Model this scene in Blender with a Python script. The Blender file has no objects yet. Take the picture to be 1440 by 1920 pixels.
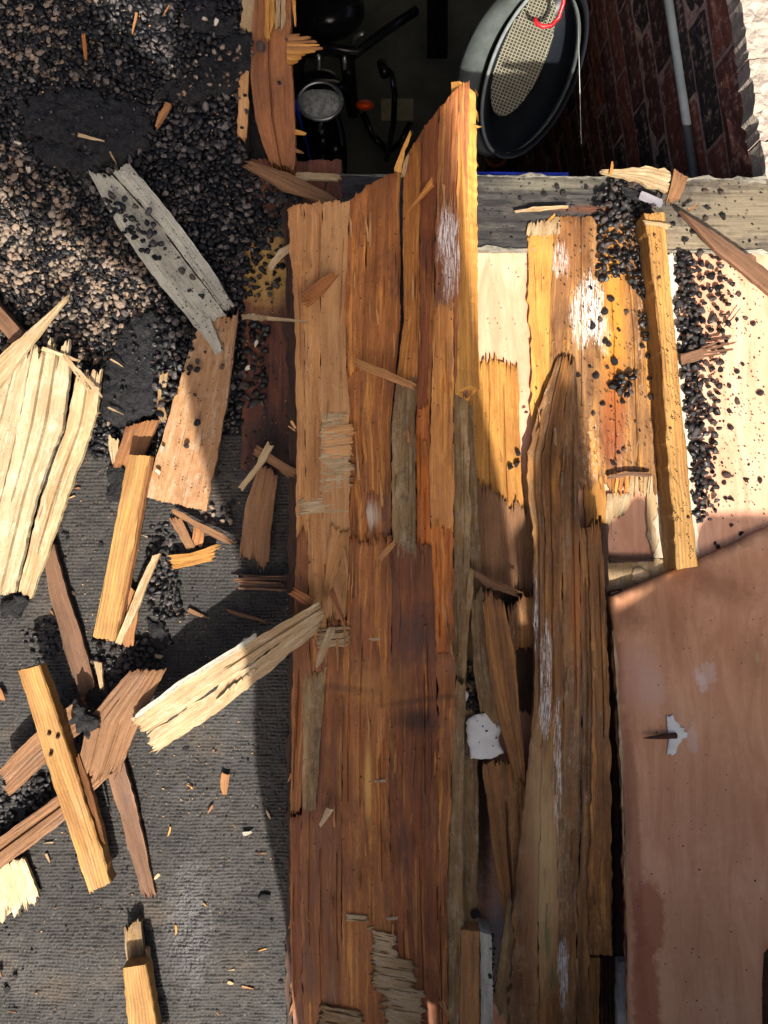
import bpy, math, random
import numpy as np
from mathutils import Vector, noise, geometry
random.seed(7)
rng = np.random.default_rng(7)
S = bpy.context.scene
COL = S.collection

# ------------------------------------------------------------------ camera, light, exposure
CAM_Z = 1.2
cam = bpy.data.objects.new('camera', bpy.data.cameras.new('camera'))
COL.objects.link(cam)
cam.location = (0, 0, CAM_Z)
cam.data.sensor_fit = 'VERTICAL'
cam.data.sensor_height = 36
cam.data.lens = 27
cam.data.clip_start = 0.02
cam.data.clip_end = 100
S.camera = cam

SHADOW_X, SHADOW_EL = 0.15, math.radians(48)          # shadows run up the picture, a little left
sun_to = Vector((SHADOW_X, -1, 0)).normalized() * math.cos(SHADOW_EL) + Vector((0, 0, math.sin(SHADOW_EL)))
W = bpy.data.worlds.new('World'); S.world = W; W.use_nodes = True
wn = W.node_tree.nodes; wl = W.node_tree.links
sky = wn.new('ShaderNodeTexSky'); sky.sky_type = 'NISHITA'; sky.sun_disc = False
sky.sun_elevation = SHADOW_EL
sky.sun_rotation = math.atan2(sun_to.x, sun_to.y)
sky.air_density = 0.5; sky.dust_density = 8.0; sky.ozone_density = 0.0
wl.new(sky.outputs[0], wn['Background'].inputs[0]); wn['Background'].inputs[1].default_value = 0.088
sun = bpy.data.objects.new('sun', bpy.data.lights.new('sun', 'SUN'))
COL.objects.link(sun)
sun.data.energy = 5.0; sun.data.angle = math.radians(0.55); sun.data.color = (1.0, 0.93, 0.83)
sun.rotation_euler = sun_to.to_track_quat('Z', 'Y').to_euler()
S.view_settings.view_transform = 'Standard'; S.view_settings.look = 'None'
S.view_settings.exposure = 1.15; S.view_settings.gamma = 1
S.cycles.max_bounces = 6; S.cycles.diffuse_bounces = 4; S.cycles.use_denoising = True

# ------------------------------------------------------------------ helpers
F = 1440.0
def P(px, py, z=0.0):
    "point of the place seen at this spot of the photograph when it lies at height z"
    k = (CAM_Z - z) / F
    return Vector(((px - 720) * k, (960 - py) * k, z))

def lin(r, g, b, k=1.0):
    def f(c):
        c /= 255.0
        return c / 12.92 if c <= 0.04045 else ((c + 0.055) / 1.055) ** 2.4
    return (min(1, f(r) * k), min(1, f(g) * k), min(1, f(b) * k), 1)

class Nt:
    "tiny node builder"
    def __init__(s, name):
        s.m = bpy.data.materials.new(name); s.m.use_nodes = True
        s.t = s.m.node_tree; s.n = s.t.nodes; s.b = s.n['Principled BSDF']
        s.b.inputs['Specular IOR Level'].default_value = 0.3
    def link(s, a, b): s.t.links.new(a, b)
    def put(s, sock, v):
        if hasattr(v, 'links'): s.link(v, sock)
        elif v is not None: sock.default_value = v
    def uv(s, name):
        n = s.n.new('ShaderNodeUVMap'); n.uv_map = name; return n.outputs[0]
    def obj(s):
        return s.n.new('ShaderNodeTexCoord').outputs['Object']
    def mapping(s, v, scale, loc=(0, 0, 0), rot=(0, 0, 0)):
        n = s.n.new('ShaderNodeMapping'); s.link(v, n.inputs[0])
        n.inputs['Scale'].default_value = scale; n.inputs['Location'].default_value = loc; n.inputs['Rotation'].default_value = rot
        return n.outputs[0]
    def noise(s, v, scale=1, detail=4, rough=0.6, dist=0.0, color=False):
        n = s.n.new('ShaderNodeTexNoise'); s.link(v, n.inputs['Vector'])
        n.inputs['Scale'].default_value = scale; n.inputs['Detail'].default_value = detail
        n.inputs['Roughness'].default_value = rough; n.inputs['Distortion'].default_value = dist
        return n.outputs['Color' if color else 'Fac']
    def voro(s, v, scale=1, feature='F1', out='Distance', rnd=1.0):
        n = s.n.new('ShaderNodeTexVoronoi'); n.feature = feature; s.link(v, n.inputs['Vector'])
        n.inputs['Scale'].default_value = scale; n.inputs['Randomness'].default_value = rnd
        return n.outputs[out]
    def ramp(s, f, a, b, lo=0.0, hi=1.0, smooth=True):
        n = s.n.new('ShaderNodeMapRange'); n.interpolation_type = 'SMOOTHSTEP' if smooth else 'LINEAR'
        s.link(f, n.inputs[0]); n.inputs[1].default_value = a; n.inputs[2].default_value = b
        n.inputs[3].default_value = lo; n.inputs[4].default_value = hi
        return n.outputs[0]
    def math(s, op, a, b=None):
        n = s.n.new('ShaderNodeMath'); n.operation = op; s.put(n.inputs[0], a)
        if b is not None: s.put(n.inputs[1], b)
        return n.outputs[0]
    def mix(s, f, a, b, blend='MIX'):
        n = s.n.new('ShaderNodeMix'); n.data_type = 'RGBA'; n.blend_type = blend
        s.put(n.inputs[0], f); s.put(n.inputs[6], a); s.put(n.inputs[7], b)
        return n.outputs[2]
    def attr(s, name, out='Fac'):
        n = s.n.new('ShaderNodeAttribute'); n.attribute_name = name; return n.outputs[out]
    def rand(s):
        return s.n.new('ShaderNodeObjectInfo').outputs['Random']
    def spot(s, plan, px, py, rx, ry, ang=0, z=0.0, soft=0.35, wob=0.5, streak=False):
        "mask of a mark on the surface: an uneven ellipse at its own place"
        c = P(px, py, z); k = (CAM_Z - z) / F
        a = math.radians(ang)
        v = s.mapping(plan, (1, 1, 1), (-c.x, -c.y, 0))
        v = s.mapping(v, (1 / (rx * k), 1 / (ry * k), 1), rot=(0, 0, a)) if ang == 0 else s.mapping(s.mapping(v, (1, 1, 1), rot=(0, 0, a)), (1 / (rx * k), 1 / (ry * k), 1))
        n = s.n.new('ShaderNodeVectorMath'); n.operation = 'LENGTH'; s.link(v, n.inputs[0])
        nz = s.noise(s.mapping(plan, (300, 26, 1) if streak else (70, 70, 1)), 1, 8, 0.78)
        d = s.math('ADD', n.outputs['Value'], s.math('MULTIPLY', s.math('SUBTRACT', nz, 0.5), wob * 2.4))
        return s.ramp(d, 1 + soft * 0.5, 1 - soft)
    def bump(s, h, strength=0.5, dist=0.001, prev=None):
        n = s.n.new('ShaderNodeBump'); n.inputs['Strength'].default_value = strength; n.inputs['Distance'].default_value = dist
        s.link(h, n.inputs['Height'])
        if prev is not None: s.link(prev, n.inputs['Normal'])
        return n.outputs[0]
    def done(s, color, rough=0.8, normal=None, metal=0.0):
        s.put(s.b.inputs['Base Color'], color); s.put(s.b.inputs['Roughness'], rough)
        s.b.inputs['Metallic'].default_value = metal
        if normal is not None: s.link(normal, s.b.inputs['Normal'])
        return s.m

def wood(name, light, dark, stain=(60, 30, 14), stain_amt=0.4, grain=1.0, rings=0.0, specks=0.5, flecks=0.0,
         bleach=0.0, rough=0.72, var=0.12, spots=(), blotch=1.0, dirt=0.35, amber=0.0):
    t = Nt(name)
    g = t.uv('grain'); plan = t.uv('plan')
    L, D, ST = lin(*light), lin(*dark), lin(*stain)
    warp = t.noise(t.mapping(g, (9, 14, 1), (1, 9, 0)), 1, 3, 0.6, color=True)
    wv_ = t.n.new('ShaderNodeVectorMath'); wv_.operation = 'MULTIPLY_ADD'
    t.link(warp, wv_.inputs[0]); wv_.inputs[1].default_value = (0.01, 0.012, 0); t.link(g, wv_.inputs[2])
    g2 = wv_.outputs[0]
    fine = t.noise(t.mapping(g2, (22, 1100, 1)), 1, 4, 0.7)
    mid = t.noise(t.mapping(g2, (9, 260, 1)), 1, 6, 0.72, 0.4)
    wide = t.noise(t.mapping(g2, (4.0, 55, 1)), 1, 6, 0.68, 0.5)
    tone = t.noise(t.mapping(g, (5.5, 16, 1), (8, 1, 0)), 1, 5, 0.62, 0.8)
    c = t.mix(t.ramp(wide, 0.32, 0.70), L, D)
    c = t.mix(t.ramp(tone, 0.35, 0.7), c, t.mix(0.55, c, ST))
    c = t.mix(t.math('MULTIPLY', t.ramp(mid, 0.45, 0.72), 0.42 * grain), c, D)
    c = t.mix(t.math('MULTIPLY', t.ramp(mid, 0.50, 0.30), 0.30), c, lin(*[min(255, x * 1.18) for x in light]))
    c = t.mix(t.math('MULTIPLY', t.ramp(fine, 0.50, 0.74), 0.42 * grain), c, lin(*[x * 0.55 for x in dark]))
    c = t.mix(t.math('MULTIPLY', t.ramp(fine, 0.46, 0.28), 0.22 * grain), c, lin(*[min(255, x * 1.25 + 8) for x in light]))
    if rings:
        wv = t.n.new('ShaderNodeTexWave'); wv.bands_direction = 'Y'; wv.wave_profile = 'SAW'
        t.link(t.mapping(g2, (1.0, 66, 1)), wv.inputs['Vector']); wv.inputs['Scale'].default_value = 1.0
        wv.inputs['Distortion'].default_value = 2.4; wv.inputs['Detail'].default_value = 3; wv.inputs['Detail Scale'].default_value = 0.8
        c = t.mix(t.math('MULTIPLY', t.math('MULTIPLY', t.ramp(wv.outputs['Fac'], 0.3, 1.0), t.ramp(tone, 0.3, 0.6, 0.5, 1.0)), rings), c, lin(*[x * 0.66 for x in dark]))
    m0 = t.noise(t.mapping(g, (30, 60, 1), (9, 4, 0)), 1, 5, 0.7)
    bl = t.noise(t.mapping(g, (9 * blotch, 30 * blotch, 1)), 1, 8, 0.74, 0.7)
    if stain_amt:
        c = t.mix(t.math('MULTIPLY', t.ramp(bl, 0.62 - 0.16 * stain_amt, 0.74 - 0.12 * stain_amt), min(1, 0.35 + 0.5 * stain_amt)), c, ST)
    if bleach:
        b2 = t.noise(t.mapping(g, (26, 70, 1), (3, 7, 0)), 1, 8, 0.78)
        c = t.mix(t.math('MULTIPLY', t.ramp(b2, 0.46, 0.66), bleach), c, lin(206, 196, 172))
    s1 = t.noise(t.mapping(g2, (2.4, 95, 1), (4, 6, 0)), 1, 7, 0.7, 0.3)
    c = t.mix(t.math('MULTIPLY', t.ramp(s1, 0.53, 0.66), 0.10 + 0.65 * stain_amt), c, t.mix(t.ramp(m0, 0.3, 0.7), ST, lin(*[x * 0.55 for x in stain])))
    c = t.mix(t.math('MULTIPLY', t.ramp(s1, 0.42, 0.33), 0.35), c, lin(*[min(255, x * 1.12 + 6) for x in light]))
    if amber:
        am = t.noise(t.mapping(g2, (5.0, 150, 1), (7, 2, 0)), 1, 6, 0.72, 0.3)
        c = t.mix(t.math('MULTIPLY', t.math('MULTIPLY', t.ramp(am, 0.50, 0.62), t.ramp(tone, 0.60, 0.42)), amber), c, lin(214, 150, 66))
    # grime: isotropic mottling and smears
    m1 = t.noise(t.mapping(g, (70, 90, 1), (5, 2, 0)), 1, 8, 0.78)
    c = t.mix(t.math('MULTIPLY', t.ramp(m1, 0.50, 0.72), dirt), c, lin(*[x * 0.5 for x in stain]))
    c = t.mix(t.math('MULTIPLY', t.ramp(m1, 0.46, 0.30), dirt * 0.5), c, lin(*[min(255, x * 1.1 + 10) for x in light]))
    ck = t.noise(t.mapping(g2, (5.0, 360, 1), (11, 3, 0)), 1, 2, 0.5, 0.2)
    crack = t.math('MULTIPLY', t.ramp(ck, 0.685, 0.715), t.ramp(tone, 0.42, 0.55))
    c = t.mix(t.math('MULTIPLY', crack, 0.8), c, lin(26, 16, 10))
    ck2 = t.noise(t.mapping(g2, (14, 700, 1), (2, 8, 0)), 1, 3, 0.6, 0.2)
    c = t.mix(t.math('MULTIPLY', t.ramp(ck2, 0.67, 0.71), 0.4 * grain), c, lin(*[x * 0.4 for x in stain]))
    if specks:
        on = t.ramp(t.noise(t.mapping(g, (26, 26, 1)), 1, 3), 0.44, 0.60)
        for sc, th in (((150, 210, 1), 0.16), ((330, 420, 1), 0.22), ((60, 75, 1), 0.07)):
            vs = t.voro(t.mapping(g2, sc, (sc[0] * .1, 1, 0)), 1)
            sp = t.math('MULTIPLY', t.ramp(vs, th, th * 0.5), t.math('MULTIPLY', on, specks))
            c = t.mix(sp, c, lin(20, 15, 13))
    if flecks:
        fv = t.noise(t.mapping(g, (90, 300, 1)), 1, 6, 0.8)
        fm = t.ramp(t.noise(t.mapping(g, (5, 22, 1), (5, 5, 0)), 1, 4), 0.50, 0.62)
        c = t.mix(t.math('MULTIPLY', t.math('MULTIPLY', t.ramp(fv, 0.54, 0.60), fm), flecks), c, lin(214, 210, 200))
    hv = t.n.new('ShaderNodeHueSaturation'); t.link(c, hv.inputs['Color'])
    t.link(t.ramp(t.rand(), 0, 1, 1 - var, 1 + var, False), hv.inputs['Value'])
    c = hv.outputs[0]
    for sp in spots:
        col = sp['c']; kw = {k: v for k, v in sp.items() if k not in ('c', 'a', 'gritty')}
        m = t.spot(plan, **kw)
        if sp.get('gritty'):
            m = t.math('MULTIPLY', m, t.ramp(t.noise(t.mapping(g2, (38, 620, 1)), 1, 8, 0.82), 0.60 - sp['gritty'] * 0.16, 0.66 - sp['gritty'] * 0.16))
        c = t.mix(t.math('MULTIPLY', m, sp.get('a', 1.0)), c, lin(*col))
    h = t.math('ADD', t.math('MULTIPLY', mid, 0.8), t.math('MULTIPLY', fine, 0.35))
    h = t.math('ADD', h, t.math('MULTIPLY', m1, 0.35))
    h = t.math('SUBTRACT', h, t.math('MULTIPLY', crack, 1.2))
    nb = t.bump(h, 0.8, 0.0016)
    rg = t.ramp(bl, 0.4, 0.7, rough + 0.06, rough - 0.24)
    return t.done(c, rg, nb)

def setp(o, label=None, cat=None, group=None, kind=None):
    if label: o['label'] = label
    if cat: o['category'] = cat
    if group: o['group'] = group
    if kind: o['kind'] = kind
    return o

def empty(name, loc, label=None, cat=None, group=None):
    o = bpy.data.objects.new(name, None); COL.objects.link(o); o.location = loc; o.empty_display_size = 0.05
    return setp(o, label, cat, group)

def mesh(name, verts, faces, mat, parent=None, uvs=None, smooth=False, base=None):
    "link ONE mesh object; verts are world points; its origin is its own base or its parent's"
    v = np.asarray(verts, dtype=np.float64)
    if parent is not None: org = np.array(parent.matrix_basis.translation if parent.parent is None else (parent.matrix_basis.translation + parent.parent.matrix_basis.translation))
    else:
        org = v.mean(0); org[2] = v[:, 2].min()
    plan = v[:, :2].copy()
    me = bpy.data.meshes.new(name)
    me.from_pydata((v - org).tolist(), [], faces)
    me.update()
    li = np.empty(len(me.loops), dtype=np.int32); me.loops.foreach_get('vertex_index', li)
    g = np.asarray(uvs) if uvs is not None else plan
    lay = me.uv_layers.new(name='grain'); lay.data.foreach_set('uv', g[li].astype(np.float32).ravel())
    lay = me.uv_layers.new(name='plan'); lay.data.foreach_set('uv', plan[li].astype(np.float32).ravel())
    if mat: me.materials.append(mat)
    if smooth: me.polygons.foreach_set('use_smooth', [True] * len(me.polygons))
    o = bpy.data.objects.new(name, me); COL.objects.link(o)
    if parent is not None: o.parent = parent
    else: o.location = org
    return o

def pt3(q, z):
    return P(q[0], q[1], q[2] if len(q) > 2 else z)

class Poly:
    def __init__(s, pts):
        s.p = [np.array(p) for p in pts]
        d = [0]
        for a, b in zip(s.p, s.p[1:]): d.append(d[-1] + np.linalg.norm(b - a))
        s.len = d[-1]; s.d = [x / d[-1] for x in d]
    def at(s, t):
        i = 0
        while i < len(s.d) - 2 and t > s.d[i + 1]: i += 1
        f = (t - s.d[i]) / max(1e-9, s.d[i + 1] - s.d[i])
        return s.p[i] + (s.p[i + 1] - s.p[i]) * f

def teeth(K, r, amp, fine=0.5):
    "uneven torn edge: runs of fibres broken at different lengths, a few long spikes"
    out = []; cur = 0; left = 0
    ph = r.uniform(0, 50)
    for k in range(K + 1):
        if left <= 0: cur = r.uniform(-1, 1) * (0.3 + 0.7 * r.random()); left = r.choice([1, 1, 1, 2, 3, 5, 8])
        left -= 1
        sp = (r.random() ** 5) * 1.1 * r.choice((-1, 1))
        low = noise.noise(Vector((k * 0.12, ph, 0))) * 1.2
        out.append(amp * (cur * 0.30 + sp * 0.75 + low * 0.75 + r.uniform(-.12, .12)))
    return out

def ribbon(name, Lp, Rp, mat, z=0.01, thick=0.004, tear=(0.004, 0.004), relief=0.0006, wob=0.0008, parent=None,
           cols=0.0012, rows=0.009, splits=(), rounded=0.0, curl=0.0, seed=None, seethru=None):
    """a piece of timber between its left and right edge (picture points with height), fibres running
    along it; both ends torn; splits = (across, depth, width, t0, t1) are cracks along the fibres"""
    r = random.Random(seed if seed is not None else hash_str(name) + int(Lp[0][0] * 13 + Lp[0][1] * 7))
    L = Poly([pt3(q, z) for q in Lp]); R = Poly([pt3(q, z) for q in Rp])
    length = (L.len + R.len) / 2
    width = np.linalg.norm(L.at(0.5) - R.at(0.5))
    K = int(max(3, min(120, width / cols))); J = int(max(3, min(110, length / rows)))
    t0 = teeth(K, r, tear[0] / length); t1 = teeth(K, r, tear[1] / length)
    ou, ov = r.uniform(0, 40), r.uniform(0, 40)
    nx, ny = r.uniform(0, 90), r.uniform(0, 90)
    V = []; UV = []
    for j in range(J + 1):
        for k in range(K + 1):
            s = k / K
            t = t0[k] + (1 + t1[k] - t0[k]) * j / J
            tt = min(1.2, max(-0.2, t))
            a, b = L.at(tt), R.at(tt)
            w = 0
            if k == 0 or k == K:
                w = wob * noise.noise(Vector((t * length * 90, k + nx, ny))) * 2.2 + wob * 2 * noise.noise(Vector((t * length * 22, k + nx, ny + 5)))
            p = a + (b - a) * (s + w / max(width, 1e-4))
            e = noise.noise(Vector((s * width * 160 + nx, t * length * 16, ny))) + 0.5 * noise.noise(Vector((s * width * 420 + nx, t * length * 14, ny + 3)))
            dz = relief * e
            if rounded:
                m = min(s, 1 - s) * width
                if m < rounded: dz -= rounded - math.sqrt(max(0, rounded ** 2 - (rounded - m) ** 2))
            dz += curl * (abs(s - 0.5) * 2) ** 2
            for (sa, dep, wd, ta, tb) in splits:
                cs = sa + 0.012 * noise.noise(Vector((t * length * 12, sa * 9, nx)))
                if ta < t < tb and abs(s - cs) * width < wd + 0.5 * width / K: dz -= dep
            edge = min(t - t0[k], 1 + t1[k] - t) * length
            if tear[0] > 0.002 and edge < 0.006: dz -= min(thick, 0.002) * (1 - edge / 0.006) * r.random() * 0.8
            p = np.array([p[0], p[1], p[2] + dz])
            V.append(p); UV.append((t * length + ou, s * width + ov))
    n = (K + 1) * (J + 1)
    Fc = []
    idx = lambda j, k: j * (K + 1) + k
    # which way round faces up
    e1 = V[idx(0, K)] - V[idx(0, 0)]; e2 = V[idx(J, 0)] - V[idx(0, 0)]
    up = (e1[0] * e2[1] - e1[1] * e2[0]) > 0
    for j in range(J):
        for k in range(K):
            q = (idx(j, k), idx(j, k + 1), idx(j + 1, k + 1), idx(j + 1, k))
            Fc.append(q if up else q[::-1])
    rim = [idx(0, k) for k in range(K + 1)] + [idx(j, K) for j in range(1, J + 1)] + [idx(J, k) for k in range(K - 1, -1, -1)] + [idx(j, 0) for j in range(J - 1, 0, -1)]
    cz = 0
    low = {}
    for i in rim:
        low[i] = len(V); p = V[i].copy(); p[2] -= thick * (0.85 + 0.3 * r.random()); V.append(p); UV.append((UV[i][0] + thick * 0.3, UV[i][1] + thick))
    m = len(rim)
    for a in range(m):
        i, q = rim[a], rim[(a + 1) % m]
        f = (q, i, low[i], low[q])
        Fc.append(f if up else f[::-1])
    # underside: two coarse strips
    A = [low[idx(0, k)] for k in range(K + 1)]; B = [low[idx(J, k)] for k in range(K + 1)]
    Lc = [low[idx(j, 0)] for j in range(J + 1)]; Rc = [low[idx(j, K)] for j in range(J + 1)]
    for j in range(1, J - 1):
        f = (Lc[j], Lc[j + 1], Rc[j + 1], Rc[j]); Fc.append(f if up else f[::-1])
    f = tuple(A) + (Rc[1], Lc[1]); Fc.append(f[::-1] if up else f)
    f = tuple(B[::-1]) + (Lc[J - 1], Rc[J - 1]); Fc.append(f[::-1] if up else f)
    return mesh(name, V, Fc, mat, parent, UV)

def hash_str(s):
    h = 0
    for ch in s: h = (h * 31 + ord(ch)) % 100003
    return h

def sheet(name, outline, mat, z=0.0, res=0.006, amp=0.0015, thick=0.002, edge=0.003, freq=60, parent=None, smooth=True, dome=0.0, grain=0.0, zf=None):
    "irregular sheet or lump with an uneven outline (picture points); zf(px,py) gives its height"
    r = random.Random(hash_str(name) + int(outline[0][0]))
    pts = []
    N = len(outline)
    for i in range(N):
        a, b = np.array(outline[i][:2], float), np.array(outline[(i + 1) % N][:2], float)
        n = max(1, int(np.linalg.norm(b - a) * 0.00083 / res))
        for q in range(n): pts.append(a + (b - a) * q / n)
    out = []
    for p in pts:
        zz = zf(*p) if zf else z
        w = P(p[0], p[1], zz)
        d = Vector((noise.noise(Vector((w.x * freq, w.y * freq, 3))), noise.noise(Vector((w.x * freq, w.y * freq, 9))), 0)) * edge * 2
        d += Vector((r.uniform(-1, 1), r.uniform(-1, 1), 0)) * edge * 0.25
        out.append(Vector((w.x + d.x, w.y + d.y)))
    xs = [p.x for p in out]; ys = [p.y for p in out]
    ins = []
    y = min(ys)
    while y < max(ys):
        x = min(xs)
        while x < max(xs):
            q = Vector((x + r.uniform(-.3, .3) * res, y + r.uniform(-.3, .3) * res))
            # inside and not too near the rim
            c = False; near = False; j = len(out) - 1
            for i in range(len(out)):
                a, b = out[i], out[j]
                if (a.y > q.y) != (b.y > q.y) and q.x < (b.x - a.x) * (q.y - a.y) / (b.y - a.y + 1e-12) + a.x: c = not c
                if abs(a.x - q.x) + abs(a.y - q.y) < res * 0.7: near = True
                j = i
            if c and not near: ins.append(q)
            x += res
        y += res
    allp = out + ins; n0 = len(out)
    v, e, f, *_ = geometry.delaunay_2d_cdt(allp, [], [list(range(n0))], 1, 1e-6)
    V = []; rimset = []
    px0, py0 = np.mean([o[0] for o in outline]), np.mean([o[1] for o in outline])
    for i, q in enumerate(v):
        if zf:
            ppx, ppy = 720 + q.x * F / CAM_Z, 960 - q.y * F / CAM_Z
            for _ in range(3):
                zz = zf(ppx, ppy); ppx = 720 + q.x * F / (CAM_Z - zz); ppy = 960 - q.y * F / (CAM_Z - zz)
        else: zz = z
        dz = amp * (noise.noise(Vector((q.x * freq, q.y * freq, 1))) + 0.6 * noise.noise(Vector((q.x * freq * 2.7, q.y * freq * 2.7, 4))))
        if dome:
            d = min((q - o).length for o in out[::2])
            dz += dome * min(1, d / (dome * 2.5)) ** 0.6
        V.append((q.x, q.y, zz + dz))
    faces = [tuple(x) for x in f]
    # orient up, find rim
    ok = []
    for t in faces:
        a, b, c = (Vector(V[t[0]]), Vector(V[t[1]]), Vector(V[t[2]]))
        ok.append(t if (b - a).cross(c - a).z > 0 else t[::-1])
    faces = ok
    cnt = {}
    for t in faces:
        for i in range(len(t)):
            a, b = t[i], t[(i + 1) % len(t)]
            cnt[(a, b)] = 1
    rim = [(a, b) for (a, b) in cnt if (b, a) not in cnt]
    low = {}
    for a, b in rim:
        for q in (a, b):
            if q not in low:
                low[q] = len(V); V.append((V[q][0], V[q][1], V[q][2] - thick))
    for a, b in rim: faces.append((b, a, low[a], low[b]))
    ca, sa = math.cos(grain), math.sin(grain)
    UV = [(p[0] * ca + p[1] * sa + 3, -p[0] * sa + p[1] * ca + 5) for p in V]
    return mesh(name, V, faces, mat, parent, UV, smooth)

def box(name, lo, hi, mat, parent=None, bev=0.0, rot=0.0):
    x0, y0, z0 = lo; x1, y1, z1 = hi
    b = bev
    if b:
        V = []; 
        for (z, i) in ((z0, b), (z0 + b, 0), (z1 - b, 0), (z1, b)):
            for (x, y, sx, sy) in ((x0, y0, 1, 1), (x1, y0, -1, 1), (x1, y1, -1, -1), (x0, y1, 1, -1)):
                V += [(x + sx * (b + i), y + sy * i, z), (x + sx * i, y + sy * (b + i), z)]
        Fc = []
        order = [1, 0, 2, 3, 5, 4, 6, 7]
        # ring order: corner0 (side y), ...
        ring = [[l * 8 + q for q in (1, 0, 2 + 0, 3, 5, 4, 6 + 0, 7)] for l in range(4)]
        ring = [[l * 8 + q for q in (1, 0, 2, 3, 5 - 0, 4, 6, 7)] for l in range(4)]
        for l in range(3):
            for q in range(8):
                a, c = ring[l][q], ring[l][(q + 1) % 8]
                d, e = ring[l + 1][(q + 1) % 8], ring[l + 1][q]
                Fc.append((a, c, d, e))
        Fc.append(tuple(ring[3])); Fc.append(tuple(ring[0][::-1]))
    else:
        V = [(x, y, z) for z in (z0, z1) for (x, y) in ((x0, y0), (x1, y0), (x1, y1), (x0, y1))]
        Fc = [(3, 2, 1, 0), (4, 5, 6, 7), (0, 1, 5, 4), (1, 2, 6, 5), (2, 3, 7, 6), (3, 0, 4, 7)]
    return mesh(name, V, Fc, mat, parent)

def tube(name, pts, rad, mat, parent=None, n=8, smooth=True, closed_ends=True):
    pts = [Vector(p) for p in pts]
    rads = rad if isinstance(rad, (list, tuple)) else [rad] * len(pts)
    V = []; Fc = []
    up = Vector((0.31, 0.17, 0.93)).normalized()
    for i, p in enumerate(pts):
        d = (pts[min(i + 1, len(pts) - 1)] - pts[max(i - 1, 0)]).normalized()
        u = d.cross(up)
        if u.length < 0.1: u = d.cross(Vector((1, 0, 0)))
        u.normalize(); w = d.cross(u)
        for q in range(n):
            a = 2 * math.pi * q / n
            V.append(tuple(p + (u * math.cos(a) + w * math.sin(a)) * rads[i]))
    for i in range(len(pts) - 1):
        for q in range(n):
            Fc.append((i * n + q, i * n + (q + 1) % n, (i + 1) * n + (q + 1) % n, (i + 1) * n + q))
    Fc.append(tuple(range(n))[::-1]); Fc.append(tuple((len(pts) - 1) * n + q for q in range(n)))
    return mesh(name, V, Fc, mat, parent, smooth=smooth)

def join_np(parts):
    V = []; Fc = []; o = 0
    for v, f in parts:
        V += list(v); Fc += [tuple(i + o for i in q) for q in f]; o += len(v)
    return V, Fc

# stones ------------------------------------------------------------
def ico(sub):
    import bmesh
    bm = bmesh.new(); bmesh.ops.create_icosphere(bm, subdivisions=sub, radius=1.0)
    v = np.array([x.co[:] for x in bm.verts]); f = np.array([[q.index for q in x.verts] for x in bm.faces]); bm.free()
    return v, f
ICO1, ICF1 = ico(1); ICO2, ICF2 = ico(2)
def stone_shape(r, base):
    "angular crushed stone: a ball cut by random planes"
    v = base.copy()
    for _ in range(12):
        n = r.normal(size=3); n /= np.linalg.norm(n); d = r.uniform(0.38, 0.80)
        h = v @ n; over = h > d
        v[over] -= np.outer(h[over] - d, n)
    v *= np.array([r.uniform(1.0, 1.45), r.uniform(.75, 1.15), r.uniform(.5, .8)])
    return v
VAR1 = [stone_shape(rng, ICO2) for _ in range(24)]
VAR1F = ICF2
VARS = [stone_shape(rng, ICO1) for _ in range(30)]
def stones_stuff(name, pts, rads, zs, mat, label, group=None, kind='stuff', tilt=0.5, low=True, cat=None, parent=None):
    V = []; Fq = []; A = []; B = []; o = 0
    vs, fs = (VARS, ICF1) if low else (VAR1, ICF2)
    for (x, y), rd, z in zip(pts, rads, zs):
        v = vs[rng.integers(len(vs))] * rd
        a = rng.uniform(0, 6.283); ca, sa = math.cos(a), math.sin(a)
        v = v @ np.array([[ca, sa, 0], [-sa, ca, 0], [0, 0, 1]])
        b = rng.normal(0, tilt); cb, sb = math.cos(b), math.sin(b)
        v = v @ np.array([[1, 0, 0], [0, cb, sb], [0, -sb, cb]])
        V.append(v + np.array([x, y, z])); Fq.append(fs + o); o += len(v)
        A += [rng.random()] * len(v); B += [rng.random()] * len(v)
    V = np.concatenate(V); Fq = np.concatenate(Fq)
    org = V.mean(0); org[2] = V[:, 2].min()
    me = bpy.data.meshes.new(name)
    me.vertices.add(len(V)); me.vertices.foreach_set('co', (V - org).ravel())
    me.loops.add(Fq.size); me.loops.foreach_set('vertex_index', Fq.ravel().astype(np.int32))
    me.polygons.add(len(Fq)); me.polygons.foreach_set('loop_start', np.arange(0, Fq.size, 3, dtype=np.int32))
    me.update(calc_edges=True)
    at = me.attributes.new('shade', 'FLOAT', 'POINT'); at.data.foreach_set('value', A)
    at = me.attributes.new('shade_two', 'FLOAT', 'POINT'); at.data.foreach_set('value', B)
    me.materials.append(mat)
    ob = bpy.data.objects.new(name, me); COL.objects.link(ob); ob.location = org
    return setp(ob, label, cat, group, kind)

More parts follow.
